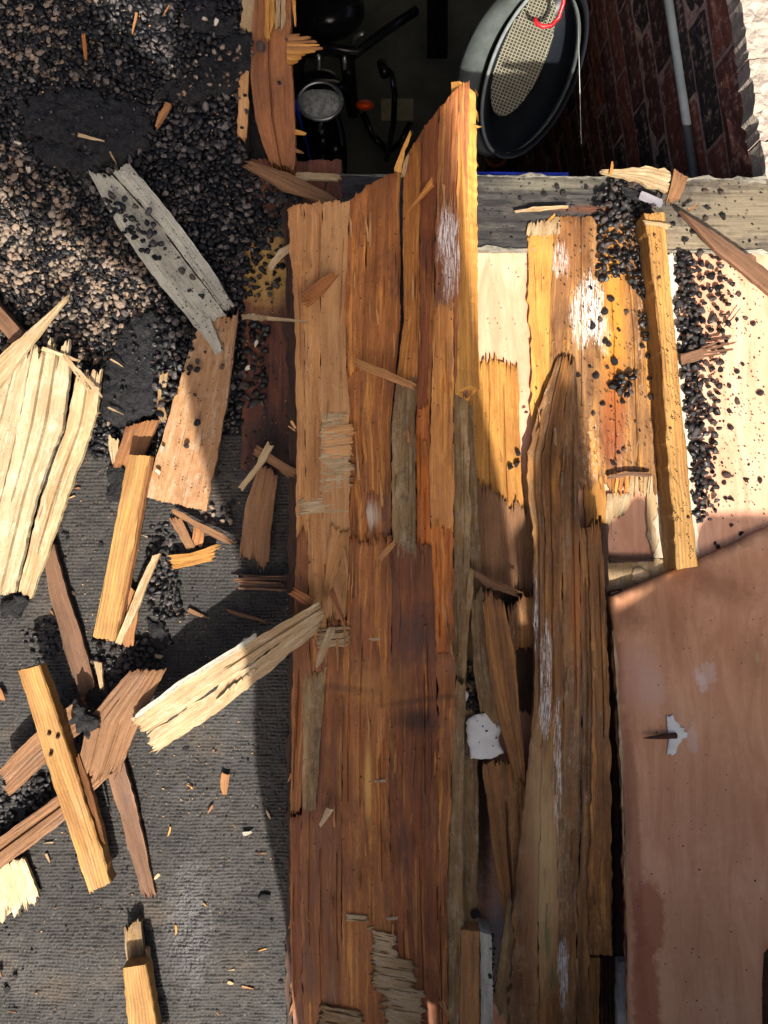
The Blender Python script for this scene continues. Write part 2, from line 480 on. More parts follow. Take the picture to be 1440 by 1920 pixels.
def inside(poly, x, y):
    c = False; j = len(poly) - 1
    for i in range(len(poly)):
        a, b = poly[i], poly[j]
        if (a[1] > y) != (b[1] > y) and x < (b[0] - a[0]) * (y - a[1]) / (b[1] - a[1] + 1e-12) + a[0]: c = not c
        j = i
    return c
def scatter_px(poly, n, gap_px, r=None, dens=None):
    "random picture points inside an outline, none nearer than gap"
    xs = [p[0] for p in poly]; ys = [p[1] for p in poly]
    out = []; grid = {}
    tries = 0
    while len(out) < n and tries < n * 12:
        tries += 1
        x, y = random.uniform(min(xs), max(xs)), random.uniform(min(ys), max(ys))
        if not inside(poly, x, y): continue
        if dens and random.random() > dens(x, y): continue
        k = (int(x // gap_px), int(y // gap_px)); bad = False
        for i in (-1, 0, 1):
            for j in (-1, 0, 1):
                for q in grid.get((k[0] + i, k[1] + j), ()):
                    if (q[0] - x) ** 2 + (q[1] - y) ** 2 < gap_px ** 2: bad = True; break
        if bad: continue
        grid.setdefault(k, []).append((x, y)); out.append((x, y))
    return out

# ------------------------------------------------------------------ materials
def felt_mat():
    t = Nt('mineral_felt'); g = t.obj()
    big = t.noise(t.mapping(g, (9, 9, 9)), 1, 5, 0.6)
    gr = t.noise(t.mapping(g, (900, 900, 900)), 1, 3, 0.7)
    hz = t.attr('weave')
    c = t.mix(t.ramp(big, 0.35, 0.65), lin(43, 42, 41), lin(60, 57, 54))
    c = t.mix(t.ramp(gr, 0.35, 0.7), c, lin(40, 38, 36))
    c = t.mix(t.ramp(hz, 0.7, 0.1), c, lin(24, 23, 22))
    c = t.mix(t.math('MULTIPLY', t.ramp(t.noise(t.mapping(g, (260, 260, 260)), 1, 2), 0.66, 0.72), 0.5), c, lin(132, 120, 100))
    c = t.mix(t.math('MULTIPLY', t.ramp(big, 0.55, 0.75), 0.25), c, lin(96, 80, 60))
    wet0 = t.ramp(t.noise(t.mapping(g, (5, 5, 5), (4, 1, 0)), 1, 4), 0.5, 0.66)
    wp = t.uv('plan')
    wet = t.math('MAXIMUM', t.math('MULTIPLY', wet0, .4), t.spot(wp, 355, 1740, 50, 150, soft=.9, wob=.9))
    c = t.mix(t.math('MULTIPLY', wet, 0.35), c, lin(40, 41, 44))
    return t.done(c, t.ramp(wet, 0, 1, 0.75, 0.30), t.bump(gr, 0.8, 0.0009))
M_FELT = felt_mat()
def tar_mat():
    t = Nt('black_tar'); g = t.obj()
    a = t.noise(t.mapping(g, (90, 90, 90)), 1, 6, 0.7); b = t.noise(t.mapping(g, (420, 420, 420)), 1, 3, 0.6)
    c = t.mix(t.ramp(a, 0.4, 0.7), lin(15, 15, 19), lin(36, 35, 36))
    c = t.mix(t.math('MULTIPLY', t.ramp(b, 0.62, 0.7), 0.6), c, lin(90, 84, 76))
    n = t.bump(a, 1.0, 0.008); n = t.bump(b, 0.9, 0.0022, n)
    return t.done(c, t.ramp(a, 0.3, 0.7, 0.35, 0.8), n)
M_TAR = tar_mat()
def stone_mat(name, c1, c2, c3, tar, amt, rough=0.55):
    t = Nt(name); g = t.obj()
    s = t.attr('shade'); s2 = t.attr('shade_two')
    c = t.mix(t.ramp(s, 0.1, 0.9), lin(*c1), lin(*c2)); c = t.mix(t.ramp(s2, 0.5, 1.0), c, lin(*c3))
    nz = t.noise(t.mapping(g, (230, 230, 230)), 1, 5, 0.7)
    f = t.math('ADD', t.math('MULTIPLY', s2, 0.45), t.math('MULTIPLY', nz, 0.6))
    c = t.mix(t.ramp(f, amt + 0.12, amt - 0.05), c, lin(*tar))
    return t.done(c, t.ramp(s, 0, 1, rough - 0.15, rough + 0.2), t.bump(nz, 0.6, 0.001))
M_CHIP = stone_mat('tarred_shaded_chippings', (56, 50, 47), (104, 90, 78), (84, 78, 76), (11, 11, 15), 0.66)  # tar-dark stone; on the roof also carries the painted shade
M_CHIP_TAN = stone_mat('tan_lit_tone_chippings', (88, 75, 64), (128, 106, 87), (106, 95, 84), (16, 15, 15), 0.50)  # lit tone of the roof chippings, sunlight put into the colour
M_CHIP_BLACK = stone_mat('black_chippings', (40, 37, 37), (92, 72, 60), (54, 50, 50), (13, 13, 15), 0.60, 0.5)
def single_stone_mat():
    t = Nt('loose_chipping'); g = t.obj()
    nz = t.noise(t.mapping(g, (260, 260, 260)), 1, 5, 0.7); rd = t.rand()
    c = t.mix(t.ramp(rd, 0.55, 1), lin(28, 26, 27), lin(104, 84, 72))
    c = t.mix(t.ramp(nz, 0.42, 0.58), c, lin(15, 14, 16))
    return t.done(c, t.ramp(nz, 0.3, 0.7, 0.3, 0.65), t.bump(nz, 0.8, 0.0015))
M_LOOSE = single_stone_mat()

M_TAN = wood('tan_veneer', (174, 128, 80), (142, 96, 54), stain=(102, 62, 34), stain_amt=0.45, grain=0.6, specks=0.8, dirt=.25, amber=.15)
M_TANLIGHT = wood('light_tan_veneer', (186, 142, 94), (158, 112, 68), stain=(118, 76, 42), stain_amt=0.32, grain=0.5, specks=0.6, dirt=.2)
M_OCHRE = wood('brown_orange_veneer', (160, 100, 50), (124, 72, 34), stain=(78, 42, 20), stain_amt=0.6, grain=0.8, specks=0.8, amber=.55)
M_ORANGE = wood('orange_veneer', (176, 114, 54), (140, 84, 36), stain=(94, 50, 22), stain_amt=0.5, grain=0.8, specks=0.9, amber=.7)
M_REDBROWN = wood('red_brown_veneer', (128, 70, 34), (94, 48, 22), stain=(54, 26, 12), stain_amt=0.6, grain=0.9, specks=0.4, amber=.3)
M_RUSSET = wood('russet_veneer', (140, 84, 44), (100, 56, 28), stain=(52, 28, 16), stain_amt=0.55, grain=0.8, specks=0.6)
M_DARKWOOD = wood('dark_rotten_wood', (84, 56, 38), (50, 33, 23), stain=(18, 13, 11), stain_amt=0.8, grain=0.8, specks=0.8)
M_OLIVE = wood('olive_grey_wood', (150, 122, 80), (112, 84, 50), stain=(54, 38, 22), stain_amt=0.6, grain=0.8, specks=0.9, bleach=0.2)
M_PALE = wood('sun_bleached_ply', (176, 158, 126), (156, 134, 100), stain=(128, 100, 68), stain_amt=0.15, grain=0.8, specks=0.9, bleach=0.5, dirt=.3)
M_CREAM = wood('pale_torn_ply', (168, 146, 110), (144, 118, 82), stain=(112, 82, 52), stain_amt=0.28, grain=0.9, specks=0.7, bleach=0.3, dirt=.3)
M_BROWNCHIP = wood('brown_ply_chip', (134, 98, 66), (104, 72, 46), stain=(72, 46, 28), stain_amt=0.4, grain=0.8, specks=0.7)
M_YELLOW = wood('yellow_torn_ply', (180, 134, 68), (152, 102, 42), stain=(116, 66, 22), stain_amt=0.4, grain=0.9, specks=0.7, amber=.5)
M_BATTEN = wood('yellow_pine_batten', (168, 132, 78), (142, 102, 52), stain=(112, 70, 30), stain_amt=0.35, grain=0.6, rings=0.6, specks=0.7, dirt=.25, amber=.4)
M_GREYPAINT = wood('grey_painted_board', (172, 170, 156), (150, 146, 130), stain=(72, 64, 56), stain_amt=0.35, grain=0.7, specks=1.0, bleach=0.25, var=0.04)
M_LATH = wood('dry_brown_lath', (118, 86, 62), (92, 66, 47), stain=(66, 45, 33), stain_amt=0.4, grain=0.7, specks=0.6)
M_ENDGRAIN = wood('sawn_edge', (226, 172, 92), (190, 126, 52), stain=(120, 60, 18), stain_amt=0.45, grain=1.3, specks=0.3, blotch=2.5)

M_CHIPORANGE = wood('orange_wood_chip', (150, 106, 64), (124, 80, 46), stain=(86, 50, 28), stain_amt=0.4, grain=0.9, specks=0.5)
M_GAP = wood('brown_gap_wood', (150, 104, 58), (108, 70, 36), stain=(58, 34, 18), stain_amt=0.6, grain=0.9, specks=0.8, flecks=.15, amber=.3)
def pinkply(name, spots=(), tone=1.0, rough=0.7, c1=(212, 166, 138), c2=(186, 130, 100)):
    t = Nt(name); g = t.uv('grain'); plan = t.uv('plan')
    a = t.noise(t.mapping(g, (5, 26, 1)), 1, 7, 0.66, 1.2); b = t.noise(t.mapping(g, (40, 420, 1)), 1, 4, 0.7)
    c = t.mix(t.ramp(a, 0.3, 0.7), lin(*[x * tone for x in c1]), lin(*[x * tone for x in c2]))
    c = t.mix(t.math('MULTIPLY', t.ramp(b, 0.55, 0.75), 0.22), c, lin(160 * tone, 108 * tone, 78 * tone))
    c = t.mix(t.math('MULTIPLY', t.ramp(t.noise(t.mapping(g, (8, 8, 1)), 1, 4), 0.5, 0.7), 0.25), c, lin(198 * tone, 166 * tone, 136 * tone))
    sp = t.ramp(t.voro(t.mapping(g, (55, 75, 1)), 1), 0.085, 0.05)
    on = t.ramp(t.noise(t.mapping(g, (14, 14, 1), (2, 2, 0)), 1, 2), 0.5, 0.6)
    c = t.mix(t.math('MULTIPLY', sp, on), c, lin(40, 28, 22))
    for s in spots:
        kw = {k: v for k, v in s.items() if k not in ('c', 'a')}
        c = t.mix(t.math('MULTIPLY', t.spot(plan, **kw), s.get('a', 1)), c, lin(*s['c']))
    return t.done(c, rough, t.bump(t.math('ADD', a, b), 0.35, 0.0008))
M_PINK = pinkply('clean_pink_plywood')

def plain(name, c, rough=0.6, metal=0.0, nscale=40, amt=0.3, bump=0.3, dist=0.002):
    t = Nt(name); g = t.obj()
    n = t.noise(t.mapping(g, (nscale,) * 3), 1, 5, 0.65)
    cc = t.mix(t.math('MULTIPLY', t.ramp(n, 0.35, 0.7), amt), lin(*c), lin(*[x * 0.5 for x in c]))
    return t.done(cc, rough, t.bump(n, bump, dist), metal)
M_WHITE = plain('white_paint', (206, 206, 202), 0.6, amt=0.15)
M_METAL = plain('grey_metal', (210, 214, 218), 0.35, 0.9)
M_BLACKPL = plain('black_enamel', (22, 23, 27), 0.22, amt=0.2)
M_RUBBER = plain('grey_black_rubber', (62, 66, 72), 0.5, nscale=14, amt=0.4)
M_GLASSY = plain('headlamp_lens', (235, 240, 240), 0.2, 0.2, nscale=60, amt=0.7, bump=0.9, dist=0.01)
M_AMBER = plain('amber_lens', (235, 80, 18), 0.3)
M_RED = plain('red_plastic', (178, 28, 34), 0.3)
M_BLUE = plain('blue_cord', (24, 48, 160), 0.5)
M_RUST = plain('rusty_steel', (74, 48, 34), 0.8, 0.2, nscale=300, amt=0.7)

# ------------------------------------------------------------------ setting: roof deck, garage below
M_DECK = plain('grey_deck', (56, 54, 52), 0.9, nscale=220, amt=.8, bump=.9, dist=.004)
def deck_part(x0, y0, x1, y1):
    return [(x, y, z) for z in (-0.09, -0.05) for (x, y) in ((x0, y0), (x1, y0), (x1, y1), (x0, y1))]
fx = [(3, 2, 1, 0), (4, 5, 6, 7), (0, 1, 5, 4), (1, 2, 6, 5), (2, 3, 7, 6), (3, 0, 4, 7)]
V, Fc = join_np([(deck_part(-4, -5, 4, 0.42), fx), (deck_part(-4, 0.42, -0.16, 1.25), fx), (deck_part(0.72, 0.42, 4, 1.25), fx), (deck_part(-4, 1.25, 4, 5), fx)])
setp(mesh('roof_deck', V, Fc, M_DECK), kind='structure')
M_FLOOR = None
def garage_floor_mat():
    t = Nt('concrete_floor'); g = t.obj()
    a = t.noise(t.mapping(g, (3, 3, 3)), 1, 6, 0.6); b = t.noise(t.mapping(g, (40, 40, 40)), 1, 4, 0.7)
    c = t.mix(t.ramp(a, 0.35, 0.65), lin(66, 68, 60), lin(98, 98, 86)); c = t.mix(t.math('MULTIPLY', b, 0.4), c, lin(40, 40, 36))
    return t.done(c, 0.85, t.bump(b, 0.3, 0.003))
M_FLOOR = garage_floor_mat()
FZ = -2.3
setp(box('garage_floor', (-2.2, -2.6, FZ - 0.05), (0.9, 3.0, FZ), M_FLOOR), kind='structure')
M_INWALL = plain('garage_render', (70, 66, 60), 0.9)
setp(box('wall_left', (-2.3, -2.6, FZ), (-2.2, 3.0, -0.092), M_INWALL), kind='structure')
setp(box('wall_front', (-2.2, 2.9, FZ), (0.9, 3.0, -0.092), M_INWALL), kind='structure')
setp(box('wall_back', (-2.2, -2.6, FZ), (0.9, -2.5, -0.092), M_INWALL), kind='structure')

# brick wall on the right of the hole: courses run up the picture, face looks left
def brick_mat():
    t = Nt('red_brick'); g = t.obj(); r = t.rand()
    n = t.noise(t.mapping(g, (50, 50, 50)), 1, 6, 0.7); m = t.noise(t.mapping(g, (260, 260, 260)), 1, 3, 0.7)
    c = t.mix(t.ramp(r, 0.3, 0.55), lin(112, 64, 52), lin(74, 44, 40)); c = t.mix(t.ramp(r, 0.62, 0.85), c, lin(40, 34, 36))
    c = t.mix(t.math('MULTIPLY', t.ramp(n, 0.50, 0.7), 0.7), c, lin(190, 156, 142))
    return t.done(c, 0.9, t.bump(t.math('ADD', n, m), 0.6, 0.004))
def mortar_mat():
    t = Nt('lime_mortar'); g = t.obj()
    n = t.noise(t.mapping(g, (70, 70, 70)), 1, 6, 0.75)
    return t.done(t.mix(t.ramp(n, 0.35, 0.65), lin(186, 158, 146), lin(128, 104, 96)), 0.95, t.bump(n, 0.9, 0.006))
M_BRICK, M_MORTAR = brick_mat(), mortar_mat()
e = Vector((0.147, -1, 0)).normalized()             # along the wall, down the picture
nrm = Vector((-1, -0.147, 0)).normalized()          # out of the wall, to the left
w0 = P(1388, 0, 0)
wall = empty('brick_wall', (w0.x, w0.y, FZ), 'dark red brick wall dropping into the garage on the right of the hole', 'wall')
def wall_pt(s, out, z): return Vector((w0.x, w0.y, 0)) + e * s + nrm * out + Vector((0, 0, z))
V = [wall_pt(s, o, z) for z in (FZ, -0.036) for (s, o) in ((-0.9, -0.2), (-0.9, -0.0022), (0.62, -0.0022), (0.62, -0.2))]
mesh('mortar', V, [(0, 1, 2, 3), (7, 6, 5, 4), (0, 4, 5, 1), (1, 5, 6, 2), (2, 6, 7, 3), (3, 7, 4, 0)], M_MORTAR, wall)
brick_meshes = []
def brick_mesh(i):
    r = random.Random(i); V = []; b = 0.0016
    NX, NZ = 7, 4
    Fc = []
    Lb, Hb, Db = 0.2145, 0.0645, 0.05
    for a in range(NX + 1):
        for c in range(NZ + 1):
            x = a / NX * Lb; z = c / NZ * Hb
            ed = a in (0, NX) or c in (0, NZ)
            V.append((x + r.uniform(-.0012, .0012), (-b if ed else 0) + r.uniform(-.0016, .0016), z + r.uniform(-.0012, .0012)))
    for a in range(NX):
        for c in range(NZ):
            q = a * (NZ + 1) + c
            Fc.append((q, q + 1, q + NZ + 2, q + NZ + 1))
    n = len(V)
    V += [(0, -Db, 0), (Lb, -Db, 0), (Lb, -Db, Hb), (0, -Db, Hb)]
    c00, c10, c11, c01 = 0, NX * (NZ + 1), NX * (NZ + 1) + NZ, NZ
    Fc += [(n, n + 1, c10, c00), (n + 3, c01, c11, n + 2), (n, c00, c01, n + 3), (n + 1, n + 2, c11, c10), (n, n + 3, n + 2, n + 1)]
    me = bpy.data.meshes.new('brick'); me.from_pydata(V, [], Fc); me.materials.append(M_BRICK); me.update()
    return me
BM = [brick_mesh(i) for i in range(7)]
ang = math.atan2(e.y, e.x)
row = 0; z = -0.105
while z > FZ:
    off = -0.85 + (0.1125 if row % 2 else 0)
    s = off
    while s < 0.5:
        o = bpy.data.objects.new('brick', random.choice(BM)); COL.objects.link(o); o.parent = wall
        # local x along e, local y out of the wall
        q = wall_pt(s, random.uniform(-0.001, 0.002), z)
        o.location = q - wall.location
        o.rotation_euler = (0, 0, ang); o.scale = (1, -1, 1) if (Vector((-math.sin(ang), math.cos(ang), 0)).dot(nrm) < 0) else (1, 1, 1)
        s += 0.2245
    z -= 0.0752; row += 1
# sunlit rough top of the wall
M_COPE = plain('pale_rough_masonry', (158, 146, 134), 0.95, nscale=60, amt=0.35, bump=0.9, dist=0.006)
for (ya, yb) in ((-260, 108), (112, 260), (264, 420)):
    xa = lambda y: 1388 + 0.147 * y
    sheet('coping_block', [(xa(ya), ya), (xa(ya) + 160, ya), (xa(yb) + 160, yb), (xa(yb) + 0, yb)], M_COPE, z=0.0, res=0.008, amp=0.005, thick=0.04, edge=0.0028, freq=90, parent=wall, smooth=False)
cp = [wall_pt(s, 0.012, -0.215) for s in (-0.5, -0.2, 0.0, 0.1, 0.2, 0.3, 0.42)]
setp(tube('conduit_pipe', cp, 0.0085, plain('grey_conduit', (66, 70, 74), 0.5), n=10), 'grey conduit pipe clipped along the brick wall inside the hole', 'pipe')

# black timber along the lower side of the hole
M_BEAM = wood('black_weathered_beam', (54, 51, 49), (38, 36, 36), stain=(20, 20, 22), stain_amt=0.6, grain=0.6, specks=0.5, bleach=0.06, var=0,
              spots=[dict(px=1420, py=400, rx=180, ry=75, c=(112, 101, 82), a=0.85, soft=0.8, wob=0.7),
                     dict(px=1280, py=450, rx=120, ry=30, c=(132, 118, 96), a=0.7, soft=0.8, wob=0.7),
                     dict(px=1020, py=345, rx=110, ry=14, c=(120, 114, 96), a=0.5, soft=0.9, wob=0.9),
                     dict(px=1120, py=392, rx=90, ry=8, c=(92, 54, 34), a=0.8, soft=0.8, wob=0.8)])
beam = empty('roof_edge_beam', P(960, 400, -0.05), 'weathered black timber beam along the lower edge of the hole', 'beam')
ribbon('timber', [(480, 326, 0), (900, 330, 0), (1460, 338, 0)], [(480, 470, 0), (900, 470, 0), (1460, 474, 0)], M_BEAM, thick=0.1, tear=(0.001, 0.001), relief=0.0012, parent=beam, cols=0.004)
M_CHIPPED = wood('chipped_white_paint', (150, 146, 132), (110, 104, 92), stain=(30, 28, 27), stain_amt=.9, grain=.6, blotch=3, specks=.6)
ribbon('painted_edge', [(560, 326, 0.0015), (900, 327, 0.0015), (1440, 334, 0.0015)], [(560, 329, 0.0015), (900, 331, 0.0015), (1440, 340, 0.0015)], M_CHIPPED, thick=0.02, tear=(0.004, 0.004), wob=0.0016, parent=beam)
ribbon('painted_edge', [(880, 464, 0.0025), (1100, 467, 0.0025), (1440, 469, 0.0025)], [(880, 471, 0.0025), (1100, 473, 0.0025), (1440, 476, 0.0025)], M_CHIPPED, thick=0.004, tear=(0.004, 0.004), wob=0.0018, parent=beam)
tube('blue_strip', [P(890, 326, -0.012), P(1065, 328, -0.012)], 0.0035, M_BLUE, beam)

# felt: crinkled mineral felt as a fine sheet of real relief
def felt():
    res = 0.0013
    xs = np.arange(-0.86, -0.125, res); ys = np.arange(-1.0, 0.12, res)
    X, Y = np.meshgrid(xs, ys)
    r = np.random.default_rng(3)
    def vn(X, Y, fx_, fy_, seed):
        q = np.random.default_rng(seed).random((256, 256))
        x, y = X * fx_, Y * fy_
        x0, y0 = np.floor(x).astype(int), np.floor(y).astype(int)
        a, b = x - x0, y - y0; a = a * a * (3 - 2 * a); b = b * b * (3 - 2 * b)
        g = lambda i, j: q[(y0 + j) % 256, (x0 + i) % 256]
        return (g(0, 0) * (1 - a) + g(1, 0) * a) * (1 - b) + (g(0, 1) * (1 - a) + g(1, 1) * a) * b
    wx = X + 0.004 * vn(X, Y, 30, 30, 1); wy = Y + 0.006 * vn(X, Y, 7, 11, 2) + 0.0022 * vn(X, Y, 45, 45, 3)
    rowf = wy / 0.0056
    rows_ = np.floor(rowf).astype(int)
    sh = np.random.default_rng(9).random(4096)[rows_ % 4096]
    colw = wx / 0.0066 + sh * 0.7 + 0.5 * vn(X, Y, 60, 60, 5)
    cols_ = np.floor(colw).astype(int)
    cell = np.random.default_rng(19).random((512, 512))[rows_ % 512, cols_ % 512]
    gy = np.abs((rowf % 1) - 0.5) * 2; gx = np.abs((colw % 1) - 0.5) * 2
    groove = np.clip((gy - 0.66) / 0.34, 0, 1); groove2 = np.clip((gx - 0.72) / 0.28, 0, 1)
    pres = np.clip(1.5 * vn(X, Y, 120, 200, 8) - 0.1, 0.05, 1.3); pres2 = np.clip(1.6 * vn(X, Y, 240, 240, 6) - 0.25, 0, 1.2)
    body = (1 - gy ** 2) * 0.0005
    h = body - 0.0016 * groove * pres - 0.0024 * groove2 * pres2 + 0.0013 * (cell - 0.5) * vn(X, Y, 25, 25, 31) * 1.6
    h += 0.0008 * vn(X, Y, 420, 420, 7) + 0.009 * vn(X, Y, 9, 7, 4) + 0.0026 * vn(X, Y, 60, 50, 12)
    groove = np.clip(groove * pres + groove2 * pres2 * 0.8, 0, 1)
    h -= 0.007
    Z = h
    V = np.stack([X, Y, Z], -1).reshape(-1, 3)
    ny, nx = X.shape
    i = np.arange(ny * nx).reshape(ny, nx)
    Fq = np.stack([i[:-1, :-1], i[:-1, 1:], i[1:, 1:], i[1:, :-1]], -1).reshape(-1, 4)
    me = bpy.data.meshes.new('roofing_felt')
    me.vertices.add(len(V)); me.vertices.foreach_set('co', V.ravel())
    me.loops.add(Fq.size); me.loops.foreach_set('vertex_index', Fq.ravel().astype(np.int32))
    me.polygons.add(len(Fq)); me.polygons.foreach_set('loop_start', np.arange(0, Fq.size, 4, dtype=np.int32))
    me.update(calc_edges=True)
    at = me.attributes.new('weave', 'FLOAT', 'POINT'); at.data.foreach_set('value', (1 - groove).ravel())
    lay = me.uv_layers.new(name='plan'); lay.data.foreach_set('uv', V[Fq.ravel()][:, :2].astype(np.float32).ravel())
    me.materials.append(M_FELT)
    me.polygons.foreach_set('use_smooth', [True] * len(me.polygons))
    o = bpy.data.objects.new('roof_felt', me); COL.objects.link(o)
    return setp(o, kind='structure')
felt()
# tar bed under the chippings
setp(sheet('tar_bed', [(-120, -120), (452, -120), (458, 200), (470, 330), (470, 850), (300, 870), (180, 850), (-120, 860)], M_TAR, z=-0.0035, res=0.012, amp=0.002, thick=0.03, edge=0.004), kind='structure')

# base boards of the roof edge
M_BASE = wood('wet_dark_plywood', (112, 66, 46), (74, 42, 32), stain=(34, 20, 18), stain_amt=0.7, grain=0.5, specks=0.7, var=0,
              spots=[dict(px=500, py=500, rx=56, ry=80, c=(166, 132, 74), a=0.9, soft=0.6, wob=0.5),
                     dict(px=510, py=840, rx=60, ry=90, c=(24, 18, 16), a=0.9, soft=0.8, wob=0.5)])
setp(ribbon('dark_base_board', [(452, 300, 0), (455, 600, 0), (452, 880, 0)], [(640, 300, 0), (640, 600, 0), (640, 900, 0)], M_BASE, z=0, thick=0.045, tear=(0.004, 0.01), cols=0.004), 'dark wet plywood strip left of the central boards, strewn with chippings', 'board')
setp(ribbon('pink_base_board', [(840, 474, -0.006), (840, 1250, -0.006)], [(1250, 474, -0.006), (1262, 1250, -0.006)], M_PINK, thick=0.03, tear=(0.001, 0.001), cols=0.006, relief=0.0003), 'bright pink plywood under the torn veneer right of the standing board', 'board')
setp(ribbon('pink_base_board', [(1264, 474, -0.005), (1316, 1250, -0.005)], [(1520, 474, -0.005), (1520, 1250, -0.005)], M_PINK, thick=0.03, tear=(0.001, 0.001), cols=0.006, relief=0.0003), 'clean pink plywood sheet at right, speckled with loose black chippings', 'board')
setp(ribbon('pink_base_board', [(840, 1252, -0.02), (840, 1990, -0.02)], [(1520, 1252, -0.02), (1520, 1990, -0.02)], pinkply('shaded_pink_plywood', [dict(px=935, py=1790, rx=30, ry=110, c=(186, 180, 180), a=0.8, z=-0.02, soft=0.6), dict(px=905, py=1500, rx=22, ry=240, c=(26, 20, 18), a=0.9, z=-0.02, soft=0.7)], 0.95), thick=0.02, tear=(0.001, 0.001), cols=0.008, relief=0.0003), 'pinkish plywood at the bottom seen in the gap between the long boards', 'board')  # copy of the pink plywood with shade put into a lower tone
ZP = lambda x, y: .008 + .11 * (y - 1000) / 900
# ------------------------------------------------------------------ chippings on the left
GR = [(-60, -60), (448, -60), (462, 120), (450, 260), (480, 330), (500, 400), (458, 470), (452, 800), (380, 850), (300, 862), (180, 858), (100, 700), (-60, 640)]
SUNR = [(-60, 268), (20, 275), (100, 335), (240, 455), (330, 600), (330, 640), (200, 800), (190, 700), (-60, 650)]  # sunny side of the shadow edge; chippings here get the lit tone
def world2(pts): return [tuple(P(x, y, 0)[:2]) for x, y in pts]
pts = scatter_px(GR, 5200, 7.6)
tan_p = [p for p in pts if inside(SUNR, *p) and random.random() < 0.9 or (p[0] < 190 and p[1] < 150 and random.random() < 0.5)]
ts = set(tan_p); blk = [p for p in pts if p not in ts]
def rr(n, a, b): return rng.uniform(a, b, n) ** 1.0
stones_stuff('roof_chippings', world2(tan_p), rr(len(tan_p), .0050, .0080), rng.uniform(-.001, .0015, len(tan_p)), M_CHIP_TAN, 'stone chippings bedded in black tar at the left roof edge, in a painted sunlit tan', low=False, tilt=0.3)
h = len(blk) // 2
stones_stuff('roof_chippings', world2(blk), rr(len(blk), .0046, .0080), rng.uniform(0, .003, len(blk)), M_CHIP, 'tar-coated stone chippings covering the upper left roof, coloured darker for shade', low=False)
top = scatter_px([(140, 30), (448, 0), (455, 330), (500, 420), (452, 560), (430, 600), (330, 600), (250, 450), (160, 340)], 1500, 9)
stones_stuff('roof_chippings', world2(top), rr(len(top), .0048, .0086), rng.uniform(.006, .012, len(top)), M_CHIP, 'loose black chippings heaped around the grey board upper left', low=False)
sm = scatter_px(GR, 3500, 5.5)
stones_stuff('roof_chippings', world2(sm), rr(len(sm), .0016, .0036), rng.uniform(.001, .006, len(sm)), M_CHIP, 'small dark grit filling between the chippings')
# tar scraps
def tar(outline, label, z=0.008, dome=0.008, thick=0.012, amp=0.0028, name='tar_scrap'):
    return setp(sheet(name, outline, M_TAR, z=z, res=0.0040, amp=amp * 1.6, thick=thick, edge=0.0075, freq=80, dome=dome, smooth=True), label, 'tar scrap')
tar([(34, 192), (80, 178), (150, 165), (200, 185), (270, 190), (292, 230), (280, 262), (240, 300), (170, 305), (150, 270), (90, 262), (48, 250)], 'wide flat scrap of black tar felt on the chippings at left, wood sliver on it', 0.013, 0.006)
tar([(60, 262), (130, 262), (190, 300), (180, 320), (120, 318), (70, 300)], 'small lumpy tar patch just above the grey painted board', 0.010, 0.006)
tar([(300, 168), (360, 130), (440, 60), (478, 70), (490, 100), (470, 130), (455, 165), (400, 185), (330, 196)], 'dark blue-black tar sheet flap at the torn board by the hole', 0.012, 0.007)
tar([(330, 20), (390, 10), (445, 40), (430, 70), (370, 60)], 'tar lump on the chippings near the top of the photo', 0.010, 0.006)
tar([(238, 600), (275, 590), (320, 600), (322, 660), (300, 700), (300, 760), (265, 800), (215, 800), (188, 770), (190, 700), (210, 660)], 'thick cracked slab of black tar between pale ply and tan ply', 0.016, 0.010, amp=0.003)
tar([(130, 1330), (150, 1322), (178, 1345), (172, 1368), (145, 1370), (132, 1355)], 'shiny crumpled black tar blob among the broken sticks', 0.055, 0.014, 0.015, 0.004)
tar([(150, 1360), (170, 1350), (180, 1368), (160, 1378)], 'smaller shiny tar blob touching the crumpled one', 0.05, 0.008)
tar([(275, 1170), (310, 1165), (322, 1200), (300, 1232), (276, 1222)], 'flattened tar patch on the felt beside the splinters', 0.0, 0.006)
tar([(200, 880), (226, 868), (240, 900), (232, 940), (200, 945)], 'black tar strip under the top of the long yellow batten', 0.004, 0.008)
tar([(0, 1125), (52, 1118), (40, 1152), (0, 1160)], 'black tarry corner below the big bleached ply', 0.012, 0.003)

# chippings heaped elsewhere
def heap(poly, n, gap, mat, label, r0=.0042, r1=.008, z0=0.003, z1=0.014, dens=None, zbase=0.0, name='chippings_heap'):
    p = scatter_px(poly, n, gap, dens=dens)
    k = (CAM_Z - zbase) / CAM_Z
    w = [(P(x, y, zbase)[0], P(x, y, zbase)[1]) for x, y in p]
    return stones_stuff(name, w, rr(len(p), r0, r1), zbase + rng.uniform(z0, z1, len(p)), mat, label, low=False)
heap([(1266, 478), (1292, 480), (1300, 560), (1316, 600), (1312, 660), (1306, 700), (1318, 760), (1312, 830), (1322, 880), (1318, 960), (1306, 985), (1298, 900), (1282, 760), (1268, 600)], 260, 7, M_CHIP_BLACK, 'ridge of black chippings heaped along the right side of the yellow batten', z0=0.0, z1=.013)
heap([(1266, 478), (1350, 478), (1375, 540), (1365, 640), (1350, 720), (1350, 800), (1340, 985), (1300, 980), (1282, 760)], 150, 13, M_CHIP_BLACK, 'black chippings spilling off the ridge onto clean pink ply', z0=0.0, z1=.004)
heap([(1115, 385), (1150, 370), (1215, 392), (1214, 470), (1218, 560), (1205, 568), (1180, 545), (1172, 520), (1120, 530), (1118, 460)], 200, 8, M_CHIP_BLACK, 'black chippings piled on the stained veneer left of the batten top', z0=.004, z1=.016)
heap([(1195, 590), (1222, 590), (1226, 640), (1204, 640)], 22, 8, M_CHIP_BLACK, 'little clump of black chippings against the yellow batten', z0=.003, z1=.012, zbase=.004)
